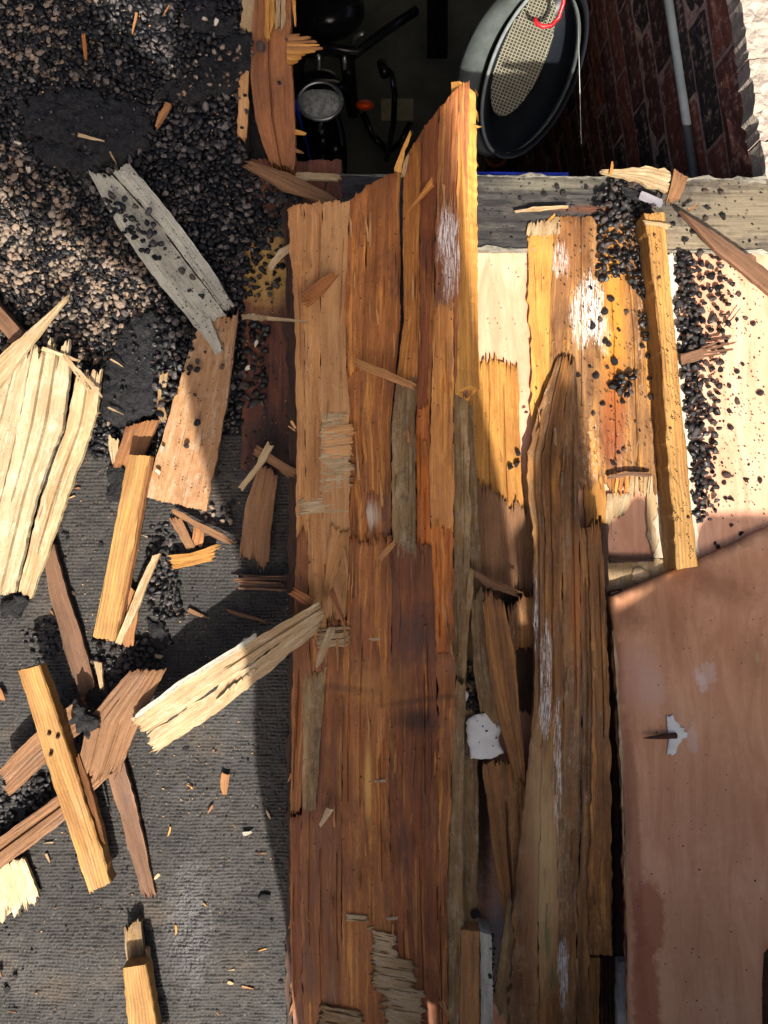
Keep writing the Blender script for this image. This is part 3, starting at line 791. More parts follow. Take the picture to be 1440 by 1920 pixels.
heap([(1145, 708), (1180, 705), (1180, 740), (1160, 748), (1146, 730)], 14, 8, M_CHIP_BLACK, 'tarry cluster of chippings in the middle of the stained veneer', z0=.004, z1=.014, zbase=.004)
heap([(1145, 340), (1205, 350), (1215, 392), (1150, 392), (1118, 372)], 60, 8, M_CHIP_BLACK, 'grit heaped on the black beam below the torn yellow ply', z0=.002, z1=.012, zbase=.004)
heap([(280, 985), (330, 985), (335, 1075), (345, 1165), (290, 1160), (268, 1100)], 85, 10, M_CHIP, 'clump of brown chippings on the felt right of the long batten', z0=0.0, z1=.006)
heap([(370, 950), (440, 950), (430, 990), (380, 975)], 18, 11, M_CHIP_TAN, 'brown chippings below the tan ply board', z0=0.0, z1=.004)
heap([(160, 1200), (290, 1200), (300, 1240), (260, 1260), (200, 1300), (165, 1290)], 60, 9, M_CHIP_BLACK, 'dark chippings under the foot of the long yellow batten', z0=0.0, z1=.008)
heap([(-20, 1480), (130, 1440), (180, 1490), (120, 1530), (-20, 1570)], 110, 9, M_CHIP, 'dark chippings in the shade among the crossed sticks lower left', z0=0.0, z1=.008)
heap([(40, 1180), (120, 1160), (130, 1230), (60, 1240)], 40, 10, M_CHIP_BLACK, 'dark grit on the felt near the long brown lath', r0=.003, r1=.006, z0=0.0, z1=.004)
heap([(440, 420), (500, 400), (530, 420), (540, 480), (520, 560), (452, 560)], 60, 11, M_CHIP_BLACK, 'chippings lying on the ochre patch of the left base board', z0=.001, z1=.005, zbase=.002)
heap([(455, 610), (500, 610), (500, 760), (455, 750)], 34, 12, M_CHIP_BLACK, 'large tarred stones on the dark base board left of centre', r0=.005, r1=.010, z0=.001, z1=.006, zbase=.002)
heap([(300, 600), (372, 620), (368, 700), (330, 760), (302, 800), (296, 700)], 100, 9, M_CHIP_BLACK, 'black chippings spilling onto the tan ply from the tar slab', z0=.02, z1=.034)
heap([(200, 385), (250, 375), (300, 440), (330, 500), (290, 500), (245, 450)], 34, 7, M_CHIP_BLACK, 'black chippings strewn over the upper half of the grey painted board', z0=.030, z1=.036)
heap([(185, 340), (225, 345), (320, 440), (400, 560), (370, 590), (230, 430)], 16, 22, M_CHIP_BLACK, 'odd stones lying lower on the grey painted board', z0=.032, z1=.036, r0=.003)
def grit(poly, n, z, label, r0=.0006, r1=.0018, mat=None):
    p = scatter_px(poly, n, 1.5)
    stones_stuff('grit', [tuple(P(x, y, z)[:2]) for x, y in p], rr(len(p), r0, r1), np.full(len(p), z), mat or M_CHIP_BLACK, label)
grit([(180, 330), (240, 305), (440, 570), (420, 640), (365, 612)], 240, .033, 'fine black grit dusting the grey painted board')
grit([(370, 650), (445, 640), (430, 780), (386, 950), (290, 900), (330, 760)], 110, .033, 'fine grit on the flat tan plywood piece')
grit([(1040, 410), (1200, 410), (1230, 900), (1080, 900)], 420, .0075, 'fine black grit over the stained veneer')
grit([(1215, 400), (1250, 400), (1305, 1060), (1272, 1060)], 160, .057, 'fine black grit on the long yellow timber batten')
grit([(1320, 480), (1436, 480), (1436, 980), (1320, 980)], 300, -.0035, 'fine black grit dusting the clean pink plywood')
grit([(890, 480), (990, 480), (1000, 960), (890, 960)], 24, .006, 'few dark specks right of the standing board')
p_ = scatter_px([(1180, 1120), (1430, 1020), (1430, 1900), (1200, 1900)], 110, 6)
stones_stuff('grit', [tuple(P(x, y, ZP(x, y))[:2]) for x, y in p_], rr(len(p_), .0005, .0017), [ZP(x, y) + .0004 for x, y in p_], M_CHIP_BLACK, 'few fine dark specks on the stained pinkish panel')
def crumb_mat():
    t = Nt('wood_crumbs'); s = t.attr('shade')
    return t.done(t.mix(s, lin(176, 140, 92), lin(112, 72, 42)), .8)
M_CRUMB = crumb_mat()
for (pl, n_, z_, lb) in (([(0, 860), (440, 860), (540, 1000), (540, 1900), (0, 1900)], 330, .000, 'pale wood crumbs strewn over the crinkled felt'),
                         ([(150, 1150), (420, 1150), (420, 1500), (100, 1500)], 160, .001, 'wood crumbs around the crossed sticks on the felt'),
                         ([(0, 0), (450, 0), (450, 850), (0, 640)], 150, .012, 'pale wood crumbs among the chippings'),
                         ([(890, 480), (1440, 480), (1440, 1000), (890, 1000)], 160, .006, 'brown wood crumbs on the right hand boards'),
                         ([(456, 340), (556, 340), (556, 900), (456, 880)], 90, .003, 'wood crumbs on the dark base board')):
    grit(pl, n_, z_, lb, r0=.0007, r1=.0022, mat=M_CRUMB)
grit([(480, 330), (1440, 340), (1440, 465), (480, 465)], 360, .002, 'fine grit on the black beam', r1=.0024)
grit([(0, 860), (440, 860), (540, 1000), (540, 1900), (0, 1900)], 700, -.001, 'fine dark grit on the crinkled felt', r0=.0008, r1=.0026, mat=M_CHIP)
grit([(456, 400), (540, 400), (556, 900), (456, 880)], 130, .003, 'fine black grit on the dark base board', r1=.003)
grit([(300, 120), (480, 70), (470, 150), (340, 190)], 60, .024, 'small stones stuck in the blue-black tar sheet', r0=.003, r1=.006, mat=M_CHIP_TAN)
grit([(45, 190), (285, 200), (270, 290), (60, 260)], 40, .024, 'small stones stuck in the wide tar scrap', r0=.002, r1=.005, mat=M_CHIP)
grit([(195, 610), (320, 610), (300, 780), (195, 780)], 30, .030, 'small stones stuck in the thick cracked tar slab', r0=.002, r1=.005, mat=M_CHIP)
heap([(495, 340), (560, 340), (550, 420), (500, 420)], 30, 10, M_CHIP_BLACK, 'stones in the corner where hole, felt and boards meet', z0=.004, z1=.012)
def single(px, py, r, z, label, group, lst=[0]):
    lst[0] += 1
    nm = 'chipping'
    i = lst[0] % 12
    key = 'chip_mesh_%d' % i
    me = bpy.data.meshes.get(key)
    if me is None:
        me = bpy.data.meshes.new(key); me.from_pydata(VAR1[i].tolist(), [], ICF2.tolist()); me.materials.append(M_LOOSE); me.update()
    o = bpy.data.objects.new(nm, me); COL.objects.link(o)
    o.location = P(px, py, z); o.location.z = z + r * 0.35; o.scale = (r, r, r); o.rotation_euler = (random.uniform(-.3, .3), random.uniform(-.3, .3), random.uniform(0, 6.28))
    return setp(o, label, 'stone', group)
for (x, y, r) in [(1345, 553, 9), (1353, 560, 7), (1384, 552, 8), (1358, 563, 5), (1412, 607, 9), (1365, 589, 8), (1353, 593, 7), (1366, 609, 6), (1381, 601, 6), (1397, 596, 7), (1346, 620, 8),
                  (1393, 683, 6), (1323, 683, 9), (1352, 678, 8), (1350, 694, 8), (1351, 706, 5), (1382, 697, 9), (1386, 709, 7), (1324, 715, 8), (1366, 724, 8), (1423, 738, 10), (1383, 753, 9),
                  (1346, 752, 8), (1338, 770, 8), (1366, 772, 7), (1322, 778, 6), (1332, 768, 7), (1349, 790, 4), (1370, 802, 10), (1356, 790, 5), (1336, 820, 8), (1341, 832, 7), (1385, 846, 3),
                  (1328, 853, 8), (1340, 860, 7), (1354, 868, 4), (1335, 885, 6), (1362, 890, 12), (1357, 905, 7), (1397, 900, 11), (1424, 902, 9), (1335, 920, 8), (1370, 935, 9), (1360, 935, 7), (1403, 872, 4),
                  (1310, 505, 9), (1335, 502, 8), (1348, 523, 9), (1335, 515, 8), (1352, 539, 7), (1370, 500, 4), (1365, 545, 5), (1395, 560, 4), (1371, 985, 7), (1388, 1000, 8), (1345, 1025, 8), (1340, 1018, 5), (1422, 998, 4)]:
    single(x, y, r * 0.00062, -0.005, 'single loose black chipping lying on the clean pink plywood at right', 'loose chippings on the pink plywood')
for i in range(46):
    x, y = random.uniform(1325, 1435), random.uniform(490, 960)
    single(x, y, random.uniform(0.8, 2.2) * 0.00062, -0.005, 'speck of black grit on the clean pink plywood at right', 'grit specks on the pink plywood')
for (x, y, r) in [(1064, 760, 7), (1110, 612, 9), (1135, 640, 9), (1142, 645, 8), (1150, 680, 11), (1117, 705, 9), (1106, 687, 5), (1140, 690, 7), (1190, 699, 7), (1168, 753, 9), (1131, 758, 8), (1113, 776, 7),
                  (1170, 842, 6), (1160, 850, 5), (1146, 763, 4), (1200, 808, 3), (1085, 705, 6), (1133, 585, 9), (1125, 600, 7), (1176, 585, 8), (1205, 650, 8), (1215, 668, 9), (1218, 710, 7), (1221, 745, 10),
                  (1152, 870, 7), (1146, 865, 4), (1115, 803, 3), (1192, 793, 3), (1160, 620, 5), (1145, 560, 9), (1108, 540, 6)]:
    single(x, y, r * 0.00064, 0.006, 'single black chipping lying on the stained veneer left of the batten', 'loose chippings on the stained veneer')
for (x, y, r) in [(985, 773, 6), (970, 849, 9), (957, 875, 10), (968, 870, 10), (916, 955, 5), (890, 945, 7), (1005, 728, 4)]:
    single(x, y, r * 0.00064, 0.004, 'black stone in the sun on yellow torn ply beside the standing board', 'stones on the yellow torn ply')
for (x, y, r) in [(418, 688, 9), (370, 695, 9), (372, 678, 8), (370, 793, 9), (350, 836, 8), (365, 740, 7), (355, 700, 7), (385, 660, 5)]:
    single(x, y, r * 0.00064, 0.034, 'dark stone resting on the tan ply board at left', 'stones on the tan ply board')
for (x, y, r) in [(365, 1000, 8), (378, 1012, 7), (448, 1020, 5), (123, 1000, 9), (128, 1010, 7), (72, 1175, 8), (190, 1022, 8), (350, 1402, 8), (253, 1053, 9), (75, 1245, 8), (60, 1105, 9), (123, 1050, 9), (137, 1110, 9), (278, 1745, 7), (495, 1680, 14), (12, 1855, 9), (30, 1830, 9), (465, 1562, 4),
                  (115, 990, 5), (80, 1400, 6), (225, 1700, 3), (330, 1650, 3), (400, 1600, 3), (420, 1750, 4), (180, 1760, 4), (60, 1780, 4), (130, 1870, 3), (345, 1860, 3), (510, 1725, 9), (525, 1840, 6), (435, 945, 8), (300, 960, 8), (315, 1020, 9)]:
    single(x, y, r * 0.00070, -0.002, 'single stone lying on the grey crinkled roofing felt', 'loose stones on the roofing felt')
for (x, y, r) in [(1320, 358, 9), (1350, 360, 9), (1325, 390, 8), (1355, 405, 10), (1300, 435, 9), (1285, 450, 8), (1405, 452, 4), (1045, 350, 8), (1055, 365, 9), (1098, 352, 6), (975, 372, 5), (1020, 365, 8), (1075, 388, 7), (1322, 412, 8), (1262, 420, 8), (1275, 405, 7)]:
    single(x, y, r * 0.00068, 0.001, 'black chipping lying on the weathered black beam', 'loose chippings on the beam')
for (x, y, r) in [(460, 180, 6), (448, 185, 6), (462, 210, 7), (524, 155, 6), (455, 240, 5), (537, 75, 5), (490, 90, 14), (1215, 445, 6), (1240, 455, 6), (1220, 470, 5)]:
    single(x, y, r * 0.00066, 0.03, 'black stone stuck to torn yellow wood near the hole', 'stones on the torn wood near the hole')

# ------------------------------------------------------------------ helper for wooden pieces
def piece(name, label, cat, L, R, mat, z=0.01, group=None, **kw):
    return setp(ribbon(name, L, R, mat, z=z, **kw), label, cat, group)

M_EDGE0 = wood('white_torn_lip', (206, 190, 168), (176, 156, 130), stain_amt=.2, grain=.8, specks=.5)
# layers of the right side: torn veneer over the pink base
M_VEN = wood('stained_rotten_veneer', (150, 110, 66), (110, 74, 44), stain=(72, 44, 28), amber=0.5, rough=.6, stain_amt=0.75, grain=1.0, specks=0.9, flecks=0.35, var=0,
             spots=[dict(px=1120, py=590, rx=20, ry=75, ang=-12, c=(232, 230, 226), a=.95, z=.004, soft=.18, wob=1.3, streak=True, gritty=.75),
                    dict(px=1050, py=488, rx=18, ry=32, ang=0, c=(232, 230, 226), a=.95, z=.004, soft=.18, wob=1.3, streak=True, gritty=.75),
                    dict(px=1092, py=590, rx=22, ry=60, c=(226, 222, 214), a=.95, z=.004, soft=.18, wob=1.3, streak=True, gritty=.75),
                    dict(px=1010, py=640, rx=22, ry=330, c=(206, 146, 60), a=0.75, z=.004, soft=0.5, wob=0.6, streak=True),
                    dict(px=1150, py=620, rx=26, ry=190, c=(190, 128, 40), a=0.65, z=.004, soft=0.7, wob=0.8, streak=True),
                    dict(px=1150, py=780, rx=26, ry=110, c=(124, 58, 28), a=0.7, z=.004, soft=0.7, wob=0.6, streak=True),
                    dict(px=1060, py=480, rx=36, ry=90, c=(120, 78, 44), a=0.6, z=.004, soft=0.7, wob=0.6, streak=True),
                    dict(px=1085, py=720, rx=24, ry=90, c=(118, 88, 62), a=0.6, z=.004, soft=0.7, wob=0.7, streak=True)])
piece('torn_veneer', 'large stained brown veneer sheet with white paint streaks, left of the batten', 'veneer',
      [(1040, 406), (1030, 640), (1030, 905)], [(1200, 410), (1222, 640), (1232, 918)], M_VEN, z=.0045, thick=.005, tear=(.005, .016), relief=.0009,
      splits=[(0.3, .003, .0008, 0, .7), (.62, .003, .0008, .3, 1.1), (.82, .003, .001, .1, .9)])
piece('torn_veneer', 'bright yellow edge strip of veneer beside the pink plywood', 'veneer',
      [(988, 440), (990, 560), (1000, 700), (985, 960)], [(1038, 404), (1034, 640), (1036, 985)], M_YELLOW, z=.003, thick=.006, tear=(.008, .01), relief=.0012, wob=.0018)
piece('torn_veneer', 'splintered pale corner of veneer by the black beam', 'veneer',
      [(990, 420), (988, 442)], [(1052, 410), (1050, 438)], M_CREAM, z=.006, thick=.002, tear=(.008, .006))
piece('torn_veneer', 'yellow-orange torn ply patch in the sun right of the standing board', 'veneer',
      [(876, 662), (876, 900), (884, 1060)], [(972, 690), (978, 900), (992, 1120)], M_YELLOW, z=.001, thick=.007, tear=(.018, .01), relief=.001,
      splits=[(.4, .002, .0008, 0, .6), (.7, .003, .0008, .1, 1)])
piece('torn_veneer', 'lower part of the yellow torn ply, its colour browned to stand for shade', 'veneer',
      [(878, 900), (880, 1100)], [(996, 960), (1000, 1112)], M_BROWNCHIP, z=.007, thick=.004, tear=(.018, .012), relief=.001)  # browner sheet laid where the yellow ply falls into shade
piece('torn_veneer', 'pale fibrous remains of ply below the torn-out patch', 'veneer',
      [(1128, 1048), (1130, 1118)], [(1256, 1048), (1262, 1118)], M_CREAM, z=.0005, thick=.006, tear=(.003, .004), relief=.0006)
piece('torn_veneer', 'ragged cream ply shelf at the upper left of the torn-out patch', 'veneer', [(1136, 925), (1138, 985)], [(1188, 925), (1172, 962)], M_CREAM, z=.001, thick=.006, tear=(.003, .010), wob=.003)
piece('torn_veneer', 'ragged thin white ply lip on the right of the torn-out patch', 'veneer', [(1226, 915), (1236, 950), (1226, 985), (1236, 1010), (1222, 1045)], [(1246, 915), (1252, 980), (1258, 1048)], M_EDGE0, z=.0015, thick=.006, tear=(.004, .004), wob=.0035)
for k, (L, R) in enumerate([([(1092, 880), (1098, 1000)], [(1134, 890), (1136, 985)]), ([(1210, 905), (1222, 1040)], [(1244, 905), (1258, 1040)])]):
    piece('torn_veneer', ['narrow splintered ply tongue left of the torn-out patch', 'pale ply strip between the torn-out patch and the yellow batten'][k], 'veneer', L, R, [M_YELLOW, M_CREAM][k], z=.0005, thick=.005, tear=(.006, .014), wob=.002)
for j in range(9):
    x = 1146 + j * 9
    piece('fibre_tuft', 'pale splinter fibre fringing the torn lower end of the veneer', 'splinter', [(x, 890), (x + random.uniform(-4, 4), 915 + random.uniform(0, 26))], [(x + 5, 890), (x + 4 + random.uniform(-4, 4), 915 + random.uniform(0, 20))], random.choice([M_YELLOW, M_CREAM, M_ORANGE]), z=.006, thick=.0015, tear=(.002, .01), group='fringe of the torn veneer', cols=.0012)
piece('wood_sliver', 'horizontal brown sliver across the torn lower end of the veneer', 'splinter', [(1142, 893), (1180, 884), (1224, 889)], [(1142, 899), (1180, 892), (1224, 894)], M_LATH, z=.016, thick=.003, tear=(.006, .003))
piece('wood_sliver', 'dark charred sliver lying below the torn-out patch', 'splinter', [(1143, 1043), (1228, 1045)], [(1143, 1056), (1226, 1052)], M_DARKWOOD, z=.004, thick=.004, tear=(.004, .004))
sheet_t = setp(sheet('ply_flake', [(1186, 1066), (1200, 1062), (1216, 1070), (1218, 1092), (1200, 1098), (1186, 1088)], M_CREAM, z=.003, res=.004, amp=.001, thick=.002, edge=.002), 'small pale splintered flake in front of the raised panel', 'flake')
M_EDGE = wood('pale_cut_edge', (206, 196, 178), (170, 158, 138), stain_amt=.2, grain=.6, specks=.4)
piece('ply_edge', 'whitish ragged edge of ply along the right side of the batten', 'veneer', [(1252, 476), (1262, 700), (1284, 900), (1298, 1050)], [(1268, 476), (1282, 700), (1302, 900), (1312, 1050)], M_EDGE, z=.002, thick=.008, tear=(.004, .004), wob=.0018)
# right batten, standing proud so its unlit left side shows
bt = empty('timber_batten', P(1255, 740, 0), 'long yellow timber batten nailed along the right side of the stained veneer', 'batten')
ribbon('batten', [(1210, 400, .054), (1237, 640, .054), (1270, 1068, .054)], [(1246, 398, .052), (1268, 640, .052), (1308, 1062, .052)], M_BATTEN, thick=.054, tear=(.002, .0005), relief=.0004, rounded=.002, parent=bt)
for (x, y) in ((1236, 520), (1256, 803), (1226, 440), (1290, 970)):
    tube('nail', [P(x, y, .050), P(x + 1, y, .055)], .0022, M_RUST, bt)
ribbon('split_end', [(1206, 400, .03), (1214, 470, .03)], [(1216, 398, .034), (1222, 480, .034)], M_REDBROWN, thick=.02, tear=(.006, .01), parent=bt)

# ------------------------------------------------------------------ the long central board
YS = [150, 380, 600, 800, 1000, 1150, 1300, 1500, 1700, 1920, 1990]
BX = [[540, 540, 553, 557, 556, 552, 548, 545, 543, 548, 548],
      [572, 570, 570, 572, 575, 580, 583, 565, 563, 570, 570],
      [605, 605, 600, 602, 605, 612, 622, 622, 612, 610, 610],
      [655, 655, 646, 655, 655, 650, 642, 642, 640, 645, 645],
      [690, 690, 682, 676, 690, 700, 697, 695, 698, 705, 705],
      [752, 749, 751, 732, 734, 735, 731, 729, 735, 745, 745],
      [790, 788, 786, 778, 780, 778, 776, 776, 778, 790, 790],
      [826, 818, 814, 806, 808, 815, 820, 822, 820, 825, 825],
      [862, 855, 850, 850, 850, 850, 852, 846, 838, 840, 840],
      [880, 876, 878, 878, 882, 880, 872, 868, 868, 868, 868]]
TOP = [388, 382, 380, 376, 346, 318, 248, 200, 158, 152]
def bx(i, y): return float(np.interp(y, YS, BX[i]))
def zc(i, y):
    left = np.interp(y, [150, 380, 900, 1300, 1990], [.17, .14, .075, .045, .035])
    right = np.interp(y, [150, 380, 900, 1300, 1990], [.255, .205, .10, .05, .037])
    t = {0: -.05, 1: 0, 2: 0, 3: 0, 4: 0, 5: .45, 6: .8, 7: 1, 8: 1.1, 9: 1.12}[i]
    return float(left + (right - left) * t)
RF = dict(spots=[dict(px=845, py=480, rx=13, ry=80, c=(214, 208, 204), a=.95, z=.2, soft=.18, wob=1.3, streak=True, gritty=.75),
                 dict(px=866, py=470, rx=9, ry=70, c=(214, 208, 204), a=.95, z=.2, soft=.18, wob=1.3, streak=True, gritty=.75),
                 dict(px=838, py=440, rx=18, ry=50, c=(214, 208, 204), a=.95, z=.2, soft=.18, wob=1.3, streak=True, gritty=.75)])
M_FLAP = wood('white_streaked_flap', (150, 90, 48), (104, 58, 28), stain=(70, 36, 18), amber=0.5, rough=.6, stain_amt=.6, grain=1.2, specks=.3, var=0, **RF)
CS = [dict(px=785, py=1350, rx=48, ry=26, c=(44, 26, 18), a=.8, z=.045, soft=.8, wob=.5),
      dict(px=790, py=1180, rx=60, ry=60, c=(52, 24, 16), a=.55, z=.05, soft=.9, wob=.5),
      dict(px=750, py=1290, rx=22, ry=90, c=(48, 26, 18), a=.5, z=.045, soft=.9, wob=.5, streak=True),
      dict(px=700, py=1290, rx=60, ry=50, c=(176, 120, 56), a=.45, z=.045, soft=.9, wob=.7),
      dict(px=760, py=1060, rx=60, ry=60, c=(66, 36, 20), a=.5, z=.06, soft=.9, wob=.5),
      dict(px=640, py=1290, rx=70, ry=8, ang=6, c=(60, 32, 20), a=.45, z=.045, soft=.9, wob=.9),
      dict(px=800, py=1310, rx=90, ry=7, ang=-8, c=(52, 28, 18), a=.5, z=.045, soft=.9, wob=.9),
      dict(px=695, py=965, rx=16, ry=26, c=(190, 176, 154), a=.7, z=.07, soft=.8, wob=1.0, streak=True),
      dict(px=690, py=1470, rx=7, ry=70, c=(206, 160, 84), a=.75, z=.045, soft=.8, wob=.5, streak=True),
      dict(px=760, py=940, rx=30, ry=70, c=(128, 104, 76), a=.6, z=.07, soft=.8, wob=.6, streak=True),
      dict(px=610, py=1560, rx=60, ry=200, c=(84, 50, 34), a=.5, z=.04, soft=.9, wob=.6, streak=True)]
M_LOWA = wood('lower_russet_board', (146, 90, 46), (118, 68, 34), stain=(72, 39, 20), amber=0.5, rough=.6, stain_amt=.5, grain=.6, specks=.8, var=.06, dirt=.3, spots=CS)
M_LOWB = wood('lower_orange_board', (158, 99, 48), (128, 74, 35), stain=(82, 45, 21), amber=0.5, rough=.6, stain_amt=.45, grain=.6, specks=.8, var=.06, dirt=.3, spots=CS)
M_LOWR = wood('lower_red_board', (134, 77, 39), (104, 57, 29), stain=(60, 32, 18), amber=0.3, rough=.6, stain_amt=.55, grain=.6, specks=.6, var=.06, dirt=.3, spots=CS)
M_GLOW = wood('glossy_orange_split', (190, 108, 38), (132, 66, 20), stain=(84, 40, 12), amber=0.5, rough=.6, stain_amt=.35, grain=1.2, specks=.1, var=.05)
M_OCHRETAN = wood('tan_gold_veneer', (184, 128, 66), (148, 94, 42), stain=(112, 60, 24), amber=0.5, rough=.6, stain_amt=.4, grain=.7, specks=.4)
cb = empty('central_board', P(710, 1900, 0), 'long broken brown plywood board down the middle, torn top end standing over the hole', 'board')
SEG = [(0, 1, None, 1010, M_TAN, 0), (0, 1, 1000, 1522, M_LOWA, .002), (0, 1, 1530, 1985, M_LOWR, -.003),
       (1, 2, None, 1190, M_TAN, .001), (1, 3, 1165, 1985, M_LOWA, -.001),
       (2, 3, None, 1160, M_TANLIGHT, .002),
       (3, 4, None, 700, M_OCHRE, -.001), (3, 4, 690, 1040, M_OCHRE, -.004), (3, 5, 1010, 1985, M_LOWB, -.0005),
       (4, 5, None, 940, M_OCHRE, .0015), (4, 5, 915, 1290, M_LOWR, .0022),
       (5, 6, None, 710, M_ORANGE, .001), (5, 6, 700, 1050, M_OLIVE, 0), (5, 7, 1020, 1985, M_LOWR, 0),
       (6, 7, None, 760, M_REDBROWN, 0), (6, 7, 720, 1160, M_GLOW, -.004),
       (7, 8, None, 600, M_FLAP, 0), (7, 8, 570, 990, M_OCHRETAN, .001), (7, 8, 960, 1260, M_GLOW, -.003), (7, 8, 1225, 1985, M_LOWA, 0),
       (8, 9, None, 740, M_FLAP, .001), (8, 9, 730, 1300, M_OLIVE, -.022), (8, 9, 1285, 1985, M_OLIVE, -.003)]
for (i, k2, a, b, m, dz) in SEG:
    def line(q, side):
        ya = TOP[q if not (i == 5 and side == 0) else 5] - (16 if (i == 5 and side == 0) else 0) if a is None else a
        ys = [ya] + [y for y in YS if ya + 20 < y < b - 20] + [b]
        gap = 0
        if i == 5 and side == 0: gap = 7 if a is None else (2 if a < 1000 else 0)
        if i == 6 and side == 0 and a is not None and a < 1000: gap = 2
        return [(bx(q, y) + (gap * (1 if y < 620 or a else .3)), y, zc(q if not (i == 4 and side == 1) else 4, y) + dz) for y in ys]
    sp = [(random.uniform(.1, .9), .0018, .0002, *(lambda u: (u, u + random.uniform(.1, .35)))(random.uniform(0, .8))) for _ in range(2 * (k2 - i))]
    ribbon('veneer_strip', line(i, 0), line(k2, 1), m, thick=.012, tear=(.004 if a is None else .014, .012), relief=.0005, wob=.0010, parent=cb, splits=sp, seed=i * 31 + (a or 0), cols=.0014, rows=.007)
lf_ = random.Random(77)
def lifted(parent, x0, x1, y0, y1, n, zf, mats, l0=18, l1=70, slant=0.0):
    "thin fibres that have sprung loose along the grain, one end lifted"
    for k in range(n):
        x, y, l = lf_.uniform(x0, x1), lf_.uniform(y0, y1), lf_.uniform(l0, l1)
        w = lf_.uniform(1.6, 5); s = lf_.choice((-1, 1)); dx = lf_.uniform(-5, 5) + slant * l; z0 = zf(x, y); z1 = zf(x, y + l * s)
        up = lf_.uniform(.002, .009)
        ribbon('lifted_fibre', [(x, y, z0 + .001), (x + dx * .4, y + s * l * .5, (z0 + z1) / 2 + .002 + up * .35), (x + dx, y + s * l, z1 + .002 + up)],
               [(x + w, y, z0 + .001), (x + w + dx * .4, y + s * l * .5, (z0 + z1) / 2 + .002 + up * .35), (x + dx + w * .4, y + s * l * .96, z1 + .002 + up)], lf_.choice(mats), thick=.0012, tear=(.002, .006), parent=parent, cols=.0011, seed=k * 7 + int(x))
def zcb(x, y):
    i_ = next((k for k in range(9) if bx(k + 1, y) > x), 8)
    f_ = (x - bx(i_, y)) / max(1, bx(i_ + 1, y) - bx(i_, y))
    return zc(i_, y) * (1 - f_) + zc(i_ + 1, y) * f_ + .002
lifted(cb, 575, 740, 420, 1000, 16, zcb, [M_TAN, M_OCHRE, M_TANLIGHT])
lifted(cb, 760, 850, 320, 1000, 16, zcb, [M_ORANGE, M_OCHRE, M_TAN])
lifted(cb, 565, 850, 1010, 1880, 44, zcb, [M_LOWA, M_LOWB, M_TAN, M_LOWR])
lifted(cb, 600, 660, 1040, 1200, 12, zcb, [M_TAN, M_LOWA, M_OLIVE], 40, 110)
# torn bands with their fibres lying crosswise
def patch(y0, y1, x0, x1, m, tl=.004, tr=.008, slant=0.0, dz=.0022, seed=1):
    "bare ply whose fibres run across the board, still stuck down, ragged at both ends"
    r_ = random.Random(seed * 31 + int(y0))
    f = lambda x, y: (x, y, zcb(x, y) + dz - .001)
    mx = (x0 + x1) / 2
    ribbon('torn_ply_fibre', [f(x0, y0), f(mx, y0 + slant / 2), f(x1, y0 + slant)], [f(x0, y1), f(mx, y1 + slant / 2), f(x1, y1 + slant)], m, thick=.003, tear=(tl, tr), relief=.0007, parent=cb,
           cols=.0008, rows=.005, wob=.0014, seed=seed * 97 + int(y0), splits=[(r_.uniform(.05, .95), .002, .0003, u, u + r_.uniform(.2, .7)) for u in [r_.uniform(-.1, .7) for _ in range(max(2, int((y1 - y0) / 9)))]])
patch(776, 936, 602, 650, M_CREAM, .005, .012, -4)
patch(800, 860, 606, 662, M_TANLIGHT, .004, .006, -6, .003, 2)
patch(870, 925, 604, 656, M_CREAM, .004, .010, -6, .003, 3)
patch(936, 966, 562, 652, M_CREAM, .006, .006, -7, .0022, 4)
patch(1745, 1800, 700, 742, M_CREAM, .005, .008, 8, .0022, 5)
patch(1790, 1860, 704, 775, M_CREAM, .008, .010, 12, .0026, 6)
patch(1845, 1935, 722, 792, M_CREAM, .010, .008, 14, .0022, 7)
patch(1885, 1940, 602, 676, M_OLIVE, .006, .008, 14, .0022, 8)
patch(1716, 1728, 648, 690, M_CREAM, .003, .003, 1, .0022, 9)
patch(1180, 1216, 596, 654, M_CREAM, .004, .005, -6, .0022, 10)
for (x, y, w) in ((712, 1132, 10), (711, 1177, 6), (706, 1198, 14), (712, 1465, 10), (735, 1722, 11), (693, 1742, 6)):
    zz = zc(4, y) + .003
    ribbon('pale_flake', [(x - w, y - 2, zz), (x + w, y - 4, zz)], [(x - w, y + 4, zz), (x + w, y + 2, zz)], M_CREAM, thick=.002, tear=(.003, .003), parent=cb, cols=.001)
rf_ = random.Random(12)
for k in range(26):
    y = rf_.uniform(1080, 1900); x = bx(0, y) + 4; l = rf_.uniform(8, 26); a = rf_.uniform(.3, 1.2) * rf_.choice((-1, 1)); zz = zc(0, y) - .006
    dx, dy = -l * math.cos(a) * .55, l * math.sin(a) * 1.4
    ribbon('edge_splinter', [(x, y, zz), (x + dx, y + dy, zz - .006)], [(x + 3, y + rf_.uniform(5, 11), zz), (x + dx + 1, y + dy + 2, zz - .006)], rf_.choice([M_LOWA, M_LOWR, M_OLIVE, M_TAN]), thick=.002, tear=(.002, .006), parent=cb, cols=.001, seed=k)
pts_ = scatter_px([(570, 400), (740, 360), (860, 500), (860, 1900), (560, 1900)], 420, 5)
def zcb(x, y):
    i_ = next((k for k in range(9) if bx(k + 1, y) > x), 8)
    f_ = (x - bx(i_, y)) / max(1, bx(i_ + 1, y) - bx(i_, y))
    return zc(i_, y) * (1 - f_) + zc(i_ + 1, y) * f_ + .002
stones_stuff('grit', [tuple(P(x, y, zcb(x, y))[:2]) for x, y in pts_], rr(len(pts_), .0005, .0016), [zcb(x, y) for x, y in pts_], M_CHIP_BLACK, 'fine dark grit on the face of the central board')
